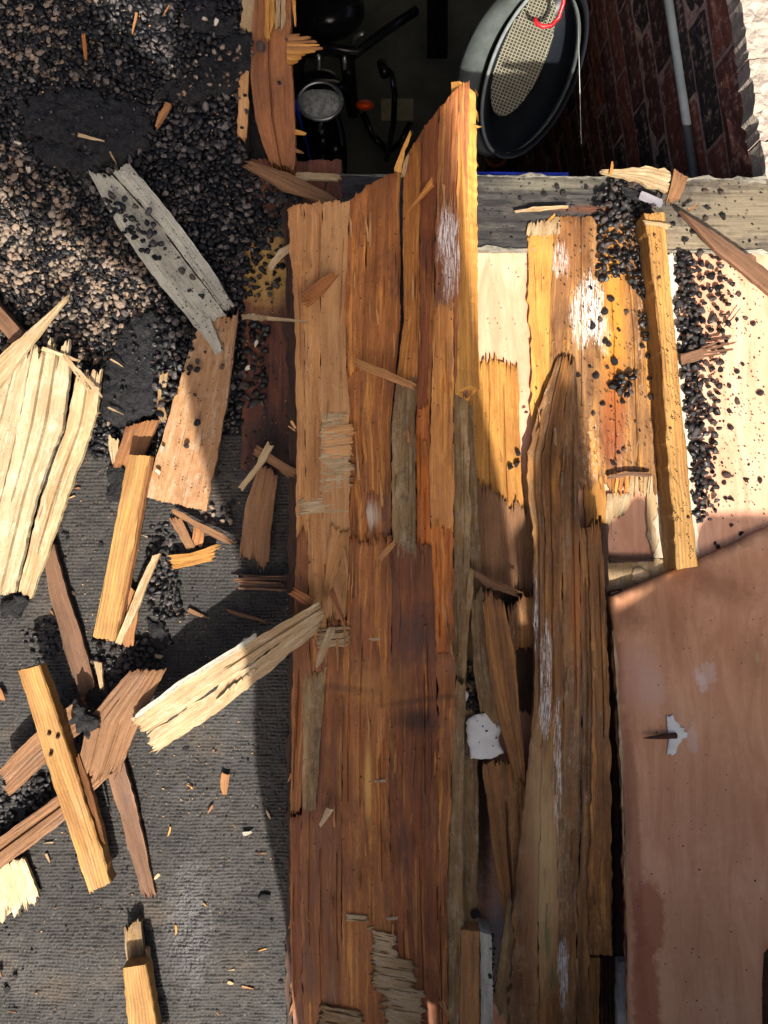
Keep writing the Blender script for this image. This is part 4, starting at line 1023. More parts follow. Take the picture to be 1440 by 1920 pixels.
# dark left flank and dangling edge splinters
piece('dark_board_edge', 'blackened strip of timber showing along the left edge of the central board', 'board', [(532, 380, .03), (541, 800, .025), (541, 1300, .02), (537, 1980, .02)], [(560, 380, .03), (566, 800, .025), (562, 1300, .02), (560, 1980, .02)], M_DARKWOOD, thick=.03, tear=(.006, .006), wob=.003)
# edge batten nailed under the flap: ridge, sunlit right side, sawn lower end
def prism(name, rings, mat, parent):
    V = [tuple(P(*q)) for r in rings for q in r]; n = len(rings[0]); Fq = []
    for i in range(len(rings) - 1):
        for k in range(n):
            Fq.append((i * n + k, i * n + (k + 1) % n, (i + 1) * n + (k + 1) % n, (i + 1) * n + k))
    Fq.append(tuple(range(n))); Fq.append(tuple(reversed([(len(rings) - 1) * n + k for k in range(n)])))
    uv = []
    for r_ in rings:
        for k, q in enumerate(r_): uv.append((-P(*q).y * 1.0, k * .03))
    return mesh(name, V, Fq, mat, parent, uv)
rings = []
rr2 = random.Random(4)
for t in np.linspace(0, 1, 60):
    y = 150 + (700 - 150) * t
    A = (862 + 14 * t + rr2.uniform(-.4, .4), y + 2, .262 - .105 * t)
    B = (846 + 8 * t, y + 4, .246 - .105 * t)
    C = (893 + 5 * t + rr2.uniform(-2.2, 1.0) * (1 - t * .6), y + 18 * (1 - t) + 6, .243 - .108 * t)
    D = (876 + 3 * t, y + 8, .205 - .10 * t)
    if t == 1: A = (877, 722, .158); B = (853, 738, .140); C = (899, 728, .132); D = (878, 752, .112)
    mid = ((A[0] + C[0]) / 2 + rr2.uniform(-.5, .5), (A[1] + C[1]) / 2, (A[2] + C[2]) / 2 + rr2.uniform(0, .0016))
    rings.append([A, B, D, C, mid])
prism('edge_batten', rings, M_ENDGRAIN, cb)
for (x0, y0, x1, y1) in ((890, 165, 897, 180), (893, 205, 896, 225), (888, 232, 900, 236), (892, 300, 896, 312), (893, 420, 897, 428)):
    ribbon('edge_splinter', [(x0, y0, .235), (x1, y1, .232)], [(x0 + 3, y0 + 5, .235), (x1 + 1, y1 + 2, .232)], M_YELLOW, thick=.002, tear=(.002, .004), parent=cb, cols=.001)
ribbon('top_splinter', [(738, 318, .20), (748, 290, .215), (770, 243, .24)], [(752, 322, .20), (758, 285, .215), (774, 245, .24)], M_YELLOW, thick=.002, tear=(.003, .006), parent=cb, cols=.001)
ribbon('top_splinter', [(752, 330, .19), (756, 300, .20)], [(760, 330, .19), (768, 282, .205)], M_CREAM, thick=.002, tear=(.003, .01), parent=cb, cols=.001)
ribbon('lifted_sliver', [(812, 330, .212), (770, 385, .2)], [(818, 345, .212), (760, 405, .2)], M_ORANGE, thick=.002, tear=(.012, .012), parent=cb, cols=.0012)
ribbon('curled_edge', [(769, 755, .135), (773, 900, .115), (777, 1050, .09)], [(775, 750, .14), (779, 900, .122), (780, 1050, .095)], M_OLIVE, thick=.003, tear=(.01, .006), parent=cb, cols=.001)
ribbon('curled_edge', [(822, 1040, .07), (826, 1100, .07), (836, 1180, .065), (850, 1250, .055)], [(826, 1035, .073), (831, 1100, .073), (840, 1180, .068), (854, 1250, .058)], M_TANLIGHT, thick=.003, tear=(.01, .01), parent=cb, cols=.001)
ribbon('torn_tongue', [(620, 985, .075), (607, 1110, .07)], [(655, 1000, .075), (612, 1125, .07)], M_TAN, thick=.003, tear=(.01, .012), parent=cb)
ribbon('torn_tongue', [(570, 1255, .05), (566, 1520, .047)], [(610, 1260, .05), (592, 1520, .047)], M_OLIVE, thick=.004, tear=(.012, .001), parent=cb)

# ------------------------------------------------------------------ the raised, shaded board right of centre
ZR = lambda y: float(np.interp(y, [670, 860, 1000, 1900], [.014, .026, .052, .05]))
MS = [dict(px=1008, py=1150, rx=13, ry=80, c=(206, 202, 200), a=.95, z=.10, soft=.18, wob=1.3, streak=True, gritty=.75),
      dict(px=1038, py=1270, rx=12, ry=90, c=(208, 204, 194), a=.95, z=.10, soft=.18, wob=1.3, streak=True, gritty=.75),
      dict(px=1032, py=1350, rx=12, ry=50, c=(206, 208, 204), a=.95, z=.09, soft=.18, wob=1.3, streak=True, gritty=.75),
      dict(px=1056, py=1450, rx=8, ry=120, c=(208, 206, 198), a=.95, z=.09, soft=.18, wob=1.3, streak=True, gritty=.75),
      dict(px=1060, py=1830, rx=10, ry=70, c=(196, 206, 208), a=.95, z=.065, soft=.18, wob=1.3, streak=True, gritty=.75),
      dict(px=1026, py=1640, rx=36, ry=240, c=(186, 156, 110), a=.8, z=.08, soft=.8, wob=.6, streak=True),
      dict(px=1032, py=1780, rx=8, ry=40, c=(60, 84, 48), a=.6, z=.07, soft=.8, wob=.8),
      dict(px=1040, py=1850, rx=8, ry=26, c=(60, 84, 48), a=.5, z=.07, soft=.8, wob=.8),
      dict(px=1000, py=1700, rx=18, ry=200, c=(120, 70, 36), a=.55, z=.07, soft=.8, wob=.6, streak=True),
      dict(px=1100, py=1500, rx=6, ry=420, c=(44, 32, 26), a=.6, z=.08, soft=.7, wob=.4, streak=True),
      dict(px=1100, py=1150, rx=14, ry=150, c=(168, 102, 40), a=.6, z=.11, soft=.8, wob=.5, streak=True)]
M_RB = wood('mouldy_brown_board', (138, 98, 56), (98, 64, 34), stain=(52, 32, 19), amber=0.25, rough=.6, stain_amt=.5, grain=.8, specks=.9, flecks=.3, var=.05, bleach=.12, spots=MS)
M_RB2 = wood('mouldy_orange_board', (152, 104, 54), (110, 70, 34), stain=(56, 36, 20), amber=0.5, rough=.6, stain_amt=.45, grain=.8, specks=.8, flecks=.15, var=.05, spots=MS)
rb = empty('raised_board', P(1060, 1900, 0), 'shaded mouldy brown board with white paint flecks, between centre and pink panel', 'board')
RBX = {0: [(1046, 672), (1015, 755), (988, 850), (990, 920), (1000, 985), (1002, 1100), (1002, 1300), (985, 1500), (965, 1700), (955, 1985)],
       1: [(1056, 668), (1036, 755), (1018, 850), (1018, 920), (1022, 985), (1022, 1100), (1022, 1300), (1014, 1500), (1010, 1700), (1012, 1985)],
       2: [(1068, 674), (1060, 755), (1050, 850), (1050, 920), (1052, 985), (1054, 1100), (1058, 1300), (1046, 1500), (1044, 1700), (1050, 1985)],
       3: [(1079, 668), (1084, 755), (1086, 850), (1086, 920), (1086, 985), (1088, 1100), (1092, 1300), (1090, 1500), (1082, 1700), (1080, 1985)],
       4: [(1100, 985), (1105, 1100), (1110, 1300), (1108, 1500), (1104, 1700), (1104, 1790)],
       5: [(1128, 975), (1134, 1100), (1142, 1300), (1146, 1500), (1148, 1700), (1148, 1794)]}
for i, j_, m, dz in ((0, 1, M_RB, -.003), (1, 2, M_RB2, 0), (2, 3, M_RB, -.0008), (3, 4, M_RB, -.003), (4, 5, M_RB2, .002)):
    L = [(x, y, ZR(y) + dz) for x, y in RBX[i]]; R = [(x, y, ZR(y) + dz) for x, y in RBX[j_]]
    if i == 3:
        L = [(x, y, z) for x, y, z in L]; L = [t_ for t_ in L if t_[1] >= 985]; R = [(x, y, ZR(y) + dz) for x, y in RBX[4][:-1]] + [(1106, 1985, ZR(1985) + dz)]
    ribbon('veneer_strip', L, R, m, thick=.014, tear=(.016, .002), relief=.0006, parent=rb, cols=.0015, rows=.008,
           splits=[(random.uniform(.3, .7), .003, .0004, .1, .5)], wob=.0012)
ribbon('dark_lip', [(1128, 985, .055), (1130, 1100, .05)], [(1142, 980, .05), (1140, 1110, .045)], M_DARKWOOD, thick=.02, tear=(.004, .01), wob=.003, parent=rb)
lifted(rb, 1008, 1080, 760, 1850, 26, lambda x, y: ZR(y), [M_RB, M_RB2, M_OLIVE])
lifted(rb, 1105, 1135, 1000, 1700, 8, lambda x, y: ZR(y), [M_RB, M_RB2])
# shadowed upper part lies flat on the stained veneer
piece('dark_ledge_strip', 'narrow dark wooden ledge between the raised board and the pink panel', 'board', [(1146, 1110, .02), (1150, 1400, .02), (1154, 1800, .02)], [(1168, 1110, .02), (1172, 1400, .02), (1178, 1800, .02)], M_DARKWOOD, thick=.02, tear=(.004, .004), wob=.0015)
piece('ledge_batten', 'yellow grooved softwood strip in the bottom gap left of the pink panel', 'batten', [(1104, 1796, .03), (1104, 1985, .03)], [(1124, 1796, .03), (1124, 1985, .03)], M_BATTEN, thick=.03, tear=(.0005, .0005))
piece('ledge_batten', 'dark grooved softwood strip in the bottom gap left of the pink panel', 'batten', [(1126, 1796, .02), (1126, 1985, .02)], [(1158, 1796, .02), (1158, 1985, .02)], M_DARKWOOD, thick=.03, tear=(.0005, .0005), splits=[(.2, .004, .0008, -.1, 1.1), (.45, .004, .0008, -.1, 1.1), (.7, .004, .0008, -.1, 1.1)])
piece('painted_strip', 'strip with flaking white paint at the bottom beside the pink panel', 'batten', [(1159, 1804, .034), (1158, 1985, .034)], [(1180, 1802, .034), (1180, 1985, .034)], wood('flaking_white_paint', (200, 200, 196), (164, 160, 152), stain=(40, 32, 28), stain_amt=.6, grain=.8, blotch=2.2), thick=.03, tear=(.002, .0005))

# ------------------------------------------------------------------ pink panel lower right, lifted towards the viewer
ZP = lambda x, y: .008 + .11 * (y - 1000) / 900
PS = [dict(px=1198, py=1690, rx=30, ry=70, c=(132, 68, 40), a=.75, z=.05, soft=.3, wob=.5),
      dict(px=1184, py=1820, rx=26, ry=120, c=(132, 68, 40), a=.75, z=.05, soft=.3, wob=.5),
      dict(px=1176, py=1560, rx=14, ry=260, c=(120, 66, 44), a=.6, z=.05, soft=.5, wob=.4),
      dict(px=1200, py=1265, rx=40, ry=70, c=(168, 130, 120), a=.5, z=.05, soft=.9, wob=.6),
      dict(px=1186, py=1160, rx=40, ry=26, ang=30, c=(92, 50, 34), a=.5, z=.05, soft=.9, wob=.9),
      dict(px=1340, py=1090, rx=110, ry=34, ang=22, c=(104, 62, 40), a=.5, z=.05, soft=1.0, wob=.8),
      dict(px=1318, py=1275, rx=10, ry=22, ang=-20, c=(196, 180, 172), a=.6, z=.05, soft=.7, wob=1.2),
      dict(px=1262, py=1160, rx=60, ry=80, c=(118, 76, 46), a=.4, z=.05, soft=1.0, wob=.8),
      dict(px=1438, py=1500, rx=14, ry=50, c=(140, 74, 24), a=.6, z=.05, soft=.6, wob=.3),
      dict(px=1230, py=1290, rx=26, ry=50, c=(178, 146, 130), a=.4, z=.05, soft=.3, wob=1.6),
      dict(px=1330, py=1270, rx=16, ry=30, ang=20, c=(186, 166, 154), a=.5, z=.05, soft=.2, wob=2.0),
      dict(px=1296, py=1385, rx=10, ry=26, c=(186, 166, 154), a=.5, z=.05, soft=.2, wob=1.8),
      dict(px=1380, py=1010, rx=30, ry=20, c=(70, 44, 32), a=.5, z=.02, soft=.6, wob=1.6),
      dict(px=1350, py=1500, rx=90, ry=120, c=(134, 92, 62), a=.35, z=.06, soft=1.0, wob=1.2),
      dict(px=1300, py=1750, rx=80, ry=110, c=(140, 94, 66), a=.35, z=.09, soft=1.0, wob=1.2),
      dict(px=1420, py=1235, rx=30, ry=60, c=(120, 76, 50), a=.4, z=.05, soft=.9, wob=1.2),
      dict(px=1428, py=1235, rx=5, ry=12, c=(160, 140, 100), a=.8, z=.05, soft=.6, wob=.6)]
M_PANEL = pinkply('stained_pink_panel', PS, tone=1.0, rough=.5, c1=(188, 142, 108), c2=(166, 116, 84))
pn = empty('plywood_sheet', P(1300, 1500, 0), 'large stained pinkish plywood panel raised at lower right', 'panel')
pnl = sheet('plywood', [(1142, 1120), (1200, 1098), (1300, 1055), (1400, 1008), (1500, 965), (1500, 1700), (1432, 1790), (1426, 2000), (1182, 2000), (1176, 1700), (1172, 1500), (1160, 1300), (1152, 1180)], M_PANEL, res=.012, amp=.0012, thick=.012, edge=.0012, freq=12, parent=pn, zf=ZP, grain=math.radians(88))
for k, (off, mm) in enumerate(((0, M_CREAM), (1, M_DARKWOOD), (2, M_BROWNCHIP))):
    ribbon('ply_layer', [(x - 3 - off * 2.2, y, ZP(x, y) - .0035 - off * .003) for x, y in ((1152, 1182), (1161, 1300), (1173, 1500), (1178, 1700), (1184, 1990))], [(x + 2 - off * 2.2, y, ZP(x, y) - .0035 - off * .003) for x, y in ((1152, 1182), (1161, 1300), (1173, 1500), (1178, 1700), (1184, 1990))], mm, thick=.003, tear=(.002, .001), wob=.0012, parent=pn, cols=.001, rows=.006)
fl = sheet('paint_patch', [(1251, 1341), (1257, 1343), (1262, 1339), (1266, 1351), (1274, 1358), (1277, 1367), (1285, 1366), (1282, 1373), (1291, 1375), (1288, 1383), (1279, 1384), (1277, 1391), (1271, 1398), (1268, 1412), (1261, 1418), (1258, 1413), (1252, 1416), (1253, 1380)], M_WHITE, res=.004, amp=.0003, thick=.001, edge=.0012, parent=pn, zf=lambda x, y: ZP(x, y) + .0026)
q0 = P(1206, 1384, ZP(1206, 1384) + .010); q1 = P(1268, 1379, ZP(1268, 1379) + .006)
tube('nail', [q0, q0.lerp(q1, .25), q0.lerp(q1, .6), q1], [.0004, .0022, .0038, .0046], M_RUST, pn, n=7)
ribbon('lifted_veneer_edge', [(1150, 1180, .05), (1158, 1300, .06), (1164, 1400, .072), (1170, 1660, .10)], [(1153, 1180, .05), (1161, 1300, .06), (1167, 1400, .072), (1173, 1660, .10)], M_CREAM, thick=.002, tear=(.004, .004), wob=.0012, parent=pn, cols=.001)
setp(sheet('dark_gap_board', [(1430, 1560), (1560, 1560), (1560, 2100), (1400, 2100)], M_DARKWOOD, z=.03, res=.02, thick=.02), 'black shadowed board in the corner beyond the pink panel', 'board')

# ------------------------------------------------------------------ pieces in the gap between central board and raised board
piece('gap_batten', 'narrow olive mossy batten running down beside the central board', 'batten', [(866, 1130, .02), (866, 1400, .02), (864, 1745, .02)], [(892, 1130, .02), (896, 1400, .02), (897, 1745, .02)], M_OLIVE, thick=.03, tear=(.006, .003), wob=.001)
piece('gap_batten', 'greenish weathered strip along the right flank of the central board', 'batten', [(876, 760, .03), (880, 900, .03), (882, 1130, .03)], [(886, 760, .03), (894, 900, .03), (902, 1130, .03)], M_OLIVE, thick=.03, tear=(.004, .004), wob=.001)
piece('gap_block', 'pale wooden block at the bottom of the gap', 'block', [(864, 1744, .045), (862, 1985, .045)], [(900, 1746, .045), (900, 1985, .045)], M_TAN, thick=.04, tear=(.0008, .0005), rounded=.002)
piece('gap_block', 'grey paint-flecked block edge beside the pale block', 'block', [(901, 1746, .042), (901, 1985, .042)], [(922, 1756, .042), (926, 1985, .042)], M_GREYPAINT, thick=.04, tear=(.002, .0005))
piece('broken_splinter', 'thick broken splinter of brown wood standing in the gap', 'splinter', [(905, 1125, .075), (915, 1250, .065), (935, 1350, .06), (965, 1460, .05)], [(940, 1110, .075), (965, 1220, .07), (975, 1330, .062), (985, 1460, .05)], M_GAP, thick=.012, tear=(.02, .02), relief=.002)
piece('broken_splinter', 'thin darker splinter beside the thick one in the gap', 'splinter', [(884, 1120, .05), (888, 1250, .045), (902, 1340, .04)], [(908, 1110, .05), (915, 1250, .05), (935, 1350, .04)], M_OLIVE, thick=.01, tear=(.02, .02), relief=.0016)
piece('torn_strip', 'long torn brown strip lower in the gap', 'veneer', [(905, 1430, .03), (920, 1560, .03), (950, 1760, .03)], [(985, 1430, .03), (985, 1600, .03), (985, 1790, .03)], M_GAP, thick=.008, tear=(.01, .04), relief=.0014, splits=[(.5, .004, .001, .2, 1)])
piece('torn_strip', 'pale torn strip along the left flank of the mouldy board', 'veneer', [(925, 1880, .035), (950, 1700, .035)], [(990, 1985, .035), (990, 1640, .035)], M_OLIVE, thick=.006, tear=(.01, .03))
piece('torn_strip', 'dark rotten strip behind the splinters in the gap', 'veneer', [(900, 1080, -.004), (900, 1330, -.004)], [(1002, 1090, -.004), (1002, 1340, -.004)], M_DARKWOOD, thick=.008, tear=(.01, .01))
piece('torn_strip', 'small orange torn strip at the top of the gap', 'veneer', [(950, 1130, .03), (958, 1230, .02)], [(1002, 1120, .03), (1002, 1200, .02)], M_GAP, thick=.005, tear=(.014, .01), curl=.004)
piece('wood_sliver', 'crossing sliver bridging the top of the gap', 'splinter', [(888, 1066, .05), (930, 1092, .05), (975, 1108, .05)], [(884, 1076, .05), (920, 1104, .05), (968, 1118, .05)], M_BROWNCHIP, thick=.004, tear=(.008, .012))
piece('wood_sliver', 'curled grey bark-like sliver hanging at the top of the gap', 'splinter', [(878, 1062, .06), (876, 1100, .06), (874, 1135, .06)], [(888, 1066, .06), (888, 1105, .06), (884, 1142, .06)], M_OLIVE, thick=.004, tear=(.006, .008), relief=.002)
setp(sheet('paper_scrap', [(878, 1346), (900, 1338), (922, 1332), (924, 1328), (940, 1360), (936, 1384), (944, 1412), (922, 1424), (904, 1426), (882, 1424), (878, 1390), (874, 1362)], M_WHITE, z=.028, res=.006, amp=.0014, thick=.0012, edge=.0022, freq=120), 'torn white scrap with black specks in the gap beside the central board', 'scrap')
for (x, y, r) in ((905, 1362, 3), (912, 1370, 4), (895, 1352, 2), (930, 1384, 3), (924, 1398, 2), (899, 1392, 2), (918, 1345, 2)):
    single(x, y, r * .0006, .029, 'black speck of grit on the torn white scrap', 'grit on the white scrap')
setp(sheet('paper_scrap', [(862, 1302), (876, 1296), (880, 1304), (874, 1316), (866, 1312)], M_WHITE, z=.03, res=.004, amp=.002, thick=.0012, edge=.001), 'tiny crumpled white scrap above the torn white one', 'scrap')
heap([(872, 1240), (896, 1240), (898, 1330), (872, 1330)], 40, 8, M_CHIP_BLACK, 'black grit filling the gap above the white scrap', zbase=.02, z0=0, z1=.01)
heap([(908, 1750), (924, 1750), (926, 1860), (916, 1850)], 24, 6, M_CHIP_BLACK, 'black mould crumbs beside the block at the bottom of the gap', zbase=.03, z0=0, z1=.012, r0=.002, r1=.005)
single(893, 1712, .009, .02, 'pale grey pebble lodged above the pale block', None)

# ------------------------------------------------------------------ left edge of the hole
hb = empty('hole_edge_board', P(510, 150, 0), 'torn reddish plywood strip forming the left edge of the hole', 'board')
ribbon('plywood', [(480, -60, .02), (474, 40, .02), (470, 130, .02), (478, 220, .02), (505, 305, .02)], [(548, -60, .022), (543, 60, .022), (548, 150, .022), (551, 230, .022), (553, 318, .022)], wood('reddish_strip', (158, 104, 62), (124, 76, 46), stain=(70, 42, 30), stain_amt=.5, grain=.7, specks=.8), thick=.02, tear=(.001, .010), relief=.0008, parent=hb, splits=[(.45, .004, .0008, .1, 1)])
ribbon('pale_layer', [(446, 150, .016), (446, 255, .016)], [(468, 110, .016), (462, 258, .016)], M_TANLIGHT, thick=.006, tear=(.004, .006), wob=.002, parent=hb)
ribbon('pale_layer', [(455, -60, .014), (456, 52, .014)], [(486, -60, .014), (484, 68, .014)], M_CREAM, thick=.006, tear=(.001, .006), wob=.003, parent=hb)
for k in range(4):
    x = 497 + k * 10
    ribbon('torn_layer', [(x, -60, .03), (x + random.uniform(-2, 2), 50 + random.uniform(-12, 30), .028)], [(x + 9, -60, .03), (x + 8, 50 + random.uniform(-15, 20), .028)], random.choice([M_YELLOW, M_CREAM]), thick=.004, tear=(.001, .012), relief=.002, parent=hb, cols=.0013)
for k in range(9):
    y = 62 + k * 6.2; l = [20, 40, 52, 58, 60, 54, 30, 24, 18][k]
    ribbon('torn_layer', [(538, y, .028), (538 + l * .6, y + 1, .026), (538 + l, y + random.uniform(-2, 2), .024)], [(538, y + 7, .028), (538 + l * .6, y + 7, .026), (538 + l * .95, y + 5, .024)], random.choice([M_YELLOW, M_YELLOW, M_CHIPORANGE]), thick=.003, tear=(.001, .008), relief=.0015, parent=hb, cols=.0012, seed=k)
ribbon('edge_splinter', [(548, 240, .02), (575, 250, .018)], [(548, 250, .02), (573, 252, .018)], M_YELLOW, thick=.002, tear=(.001, .003), parent=hb, cols=.001)
ribbon('edge_splinter', [(550, 275, .02), (570, 286, .018)], [(550, 284, .02), (568, 288, .018)], M_CHIPORANGE, thick=.002, tear=(.001, .003), parent=hb, cols=.001)
ribbon('curled_splinter', [(535, -60, .04), (548, 0, .045), (552, 50, .035)], [(541, -60, .04), (553, 0, .045), (556, 50, .035)], M_YELLOW, thick=.002, tear=(.001, .004), parent=hb, cols=.001)

# ------------------------------------------------------------------ broken pieces lying on the left
pb = empty('bleached_ply', P(60, 900, 0), 'big sun-bleached splintered plywood piece at the left edge of the photo', 'plywood')
CR = [(140, 690), (120, 800), (75, 930), (30, 1110)]
ribbon('split_piece', [(-40, 720, .035), (-120, 900, .035), (-180, 1100, .03)], [(62, 652, .05), (20, 860, .045), (-45, 1118, .035)], M_PALE, thick=.009, tear=(.030, .006), relief=.0004, parent=pb, splits=[(.35, .006, .0007, -.1, .7), (.7, .006, .0009, -.1, 1)], cols=.0012)
ribbon('split_piece', [(64, 650, .05), (22, 860, .045), (-43, 1118, .035)], [(134, 665, .052), (116, 800, .047), (70, 930, .042), (26, 1112, .035)], M_PALE, thick=.009, tear=(.034, .006), relief=.0004, parent=pb, splits=[(.3, .007, .0008, -.1, .6), (.62, .007, .001, -.1, 1)], cols=.0012)
ribbon('split_piece', [(146, 690, .05), (124, 800, .046), (78, 930, .042), (34, 1108, .034)], [(188, 700, .045), (178, 790, .042), (138, 900, .038), (58, 1122, .032)], M_CREAM, thick=.008, tear=(.03, .006), relief=.0018, parent=pb, splits=[(.5, .006, .0008, -.1, .8)], cols=.0012)
for k, (x0, y0, x1, y1) in enumerate([(120, 660, 168, 735), (125, 668, 190, 740), (82, 650, 150, 676)]):
    ribbon('loose_fibre', [(x0, y0, .058), (x1, y1, .056)], [(x0 - 5, y0 + 5, .058), (x1 - 2, y1 + 3, .056)], M_CREAM, thick=.0015, tear=(.004, .004), parent=pb, cols=.001)
piece('broken_lath', 'pale pointed slat across the top of the bleached plywood', 'slat', [(-60, 720, .06), (60, 612, .07), (92, 585, .072), (124, 555, .074)], [(-60, 800, .06), (20, 700, .065), (78, 622, .07), (125, 560, .074)], M_CREAM, thick=.006, tear=(.004, .006), relief=.001)
piece('broken_lath', 'brown batten end poking in at the left edge above the bleached plywood', 'slat', [(-30, 540, .03), (0, 572, .03), (44, 622, .03)], [(-60, 570, .03), (-4, 612, .03), (24, 648, .03)], M_LATH, thick=.02, tear=(.001, .001), rounded=.002)
pg = empty('grey_painted_board', P(300, 480, 0), 'narrow grey-painted weathered board lying diagonally on the black chippings', 'board')
ribbon('board', [(165, 322, .018), (225, 430, .02), (300, 535, .024), (366, 614, .028)], [(212, 330, .018), (300, 425, .02), (370, 520, .024), (424, 590, .028)], M_GREYPAINT, thick=.008, tear=(.006, .004), relief=.0008, parent=pg)
ribbon('raised_strip', [(211, 324, .024), (298, 420, .026), (368, 513, .029), (420, 582, .031)], [(240, 304, .024), (320, 400, .026), (394, 500, .029), (440, 575, .031)], M_GREYPAINT, thick=.006, tear=(.006, .008), relief=.0012, parent=pg)
ribbon('tongue', [(366, 612, .030), (388, 640, .031), (405, 665, .032)], [(394, 596, .030), (404, 625, .031), (418, 656, .032)], M_GREYPAINT, thick=.007, tear=(.001, .001), parent=pg)
piece('ply_board', 'flat tan plywood piece with stones on it, below the grey painted board', 'plywood', [(378, 585, .024), (340, 700, .026), (305, 820, .028), (270, 932, .026)], [(446, 590, .024), (434, 700, .026), (412, 830, .028), (386, 958, .026)],
      wood('tan_ply_piece', (160, 124, 86), (138, 100, 64), stain=(112, 68, 38), stain_amt=.25, grain=.6, specks=.4, bleach=.25, var=0), thick=.006, tear=(.010, .002), relief=.0005)
# battens
def batten(label, L, R, top, th=.022, mat=M_BATTEN, tear=(.001, .003)):
    b = empty('timber_batten', P((L[0][0] + R[-1][0]) / 2, (L[0][1] + R[-1][1]) / 2, 0), label, 'batten')
    ribbon('batten', L, R, mat, thick=th, tear=tear, relief=.0005, rounded=.0025, parent=b, cols=.0018)
    return b
b1 = batten('long yellow batten propped upright-ish in front of the tan ply board', [(238, 852, .066), (205, 1030, .048), (172, 1192, .03)], [(279, 854, .066), (247, 1030, .048), (214, 1204, .03)], 0)
ribbon('corner_strip', [(279, 854, .060), (250, 1020, .044), (222, 1170, .03)], [(284, 858, .056), (255, 1020, .040), (226, 1172, .027)], M_CHIPORANGE, thick=.012, tear=(.002, .01), parent=b1, cols=.001)
piece('torn_ply_end', 'orange torn ply end above the long yellow batten', 'plywood', [(236, 800, .03), (222, 840, .03), (212, 875, .03)], [(298, 786, .03), (280, 830, .03), (262, 868, .03)], M_CHIPORANGE, thick=.008, tear=(.004, .006), relief=.001)
piece('torn_ply_end', 'pale splinter left of the top of the long yellow batten', 'splinter', [(203, 820, .02), (210, 870, .02)], [(222, 826, .02), (222, 872, .02)], M_CREAM, thick=.004, tear=(.008, .006))
piece('torn_ply_end', 'upright yellowish splinter on the edge of the tar slab', 'splinter', [(300, 705, .03), (294, 760, .03), (298, 790, .03)], [(314, 700, .03), (306, 760, .03), (312, 786, .03)], M_OLIVE, thick=.004, tear=(.006, .006))
b2 = batten('yellow batten with two nail holes crossing over the other broken pieces', [(33, 1258, .075), (95, 1460, .062), (166, 1676, .042)], [(74, 1248, .075), (140, 1440, .062), (208, 1654, .042)], 0)
for (x, y) in ((92, 1376), (108, 1382), (95, 1415)):
    tube('knot', [P(x, y, .066), P(x, y, .071)], .003, M_RUST, b2)
ribbon('split_side', [(140, 1420, .056), (172, 1520, .05), (190, 1580, .046)], [(148, 1415, .05), (182, 1520, .044), (196, 1580, .04)], M_CHIPORANGE, thick=.01, tear=(.006, .006), parent=b2, cols=.001)
b3 = batten('short yellow batten stub at the bottom edge of the felt', [(230, 1816, .05), (244, 1990, .05)], [(273, 1808, .05), (306, 1990, .05)], 0)
ribbon('grey_tongue', [(232, 1742, .022), (238, 1830, .022)], [(262, 1728, .022), (276, 1830, .022)], M_OLIVE, thick=.008, tear=(.007, .002), parent=b3, cols=.0014)
ribbon('pale_side', [(273, 1780, .035), (306, 1990, .035)], [(278, 1782, .03), (311, 1990, .03)], M_CREAM, thick=.008, tear=(.006, .001), parent=b3, cols=.001)
piece('lath', 'long thin brown lath slanting down from the bleached plywood', 'lath', [(78, 1012, .02), (92, 1110, .018), (120, 1220, .016), (152, 1312, .014)], [(102, 1020, .02), (122, 1100, .018), (152, 1190, .016), (178, 1285, .014)], M_LATH, thick=.007, tear=(.004, .006), relief=.0005)
piece('lath', 'thin brown lath with forked tip pointing down across the felt', 'lath', [(188, 1405, .02), (225, 1530, .014), (264, 1672, .008)], [(230, 1420, .02), (262, 1540, .014), (291, 1678, .008)], M_LATH, thick=.007, tear=(.004, .014), relief=.0006)
piece('lath', 'split grey-brown lath slanting to the left edge under the batten', 'lath', [(-40, 1598, .02), (110, 1490, .035), (210, 1398, .04)], [(-40, 1660, .02), (110, 1548, .035), (205, 1455, .04)], M_BROWNCHIP, thick=.012, tear=(.004, .006), splits=[(.42, .006, .0012, 0, 1)], relief=.0009)
piece('lath', 'short brown stick ending at the left edge below the crossing batten', 'lath', [(0, 1442, .045), (60, 1380, .045), (150, 1308, .04)], [(16, 1494, .045), (90, 1425, .045), (165, 1362, .04)], M_BROWNCHIP, thick=.014, tear=(.004, .006), relief=.0009)
piece('ply_chip', 'ragged brown plywood piece crossing under the pale torn board', 'plywood', [(243, 1258, .05), (163, 1350, .048), (143, 1455, .045)], [(310, 1256, .05), (262, 1350, .048), (222, 1452, .045)], M_BROWNCHIP, thick=.006, tear=(.006, .018), relief=.0009, splits=[(.3, .003, .001, .3, 1.1), (.65, .003, .001, .5, 1.1)])
tb = empty('torn_board', P(430, 1280, 0), 'large pale torn board slanting from the central board onto the felt', 'board')
ribbon('board', [(598, 1128, .105), (480, 1196, .09), (350, 1276, .075), (250, 1346, .065)], [(606, 1152, .105), (500, 1222, .09), (380, 1306, .075), (272, 1378, .065)], M_CREAM, thick=.008, tear=(.004, .012), relief=.0006, parent=tb, splits=[(.5, .003, .001, 0, .5)])
ribbon('board', [(607, 1152, .104), (502, 1224, .089), (382, 1308, .074), (274, 1380, .064)], [(600, 1178, .104), (500, 1262, .088), (418, 1330, .074), (290, 1412, .064)], M_CREAM, thick=.008, tear=(.006, .010), relief=.0006, parent=tb, wob=.0022)
for k in range(7):
    x, y = 500 - k * 12, 1236 + k * 9
    ribbon('edge_fibre', [(x, y, .088), (x - 20, y + 22, .082)], [(x + 5, y + 3, .088), (x - 12, y + 26, .082)], M_CREAM, thick=.002, tear=(.003, .008), parent=tb, cols=.001)
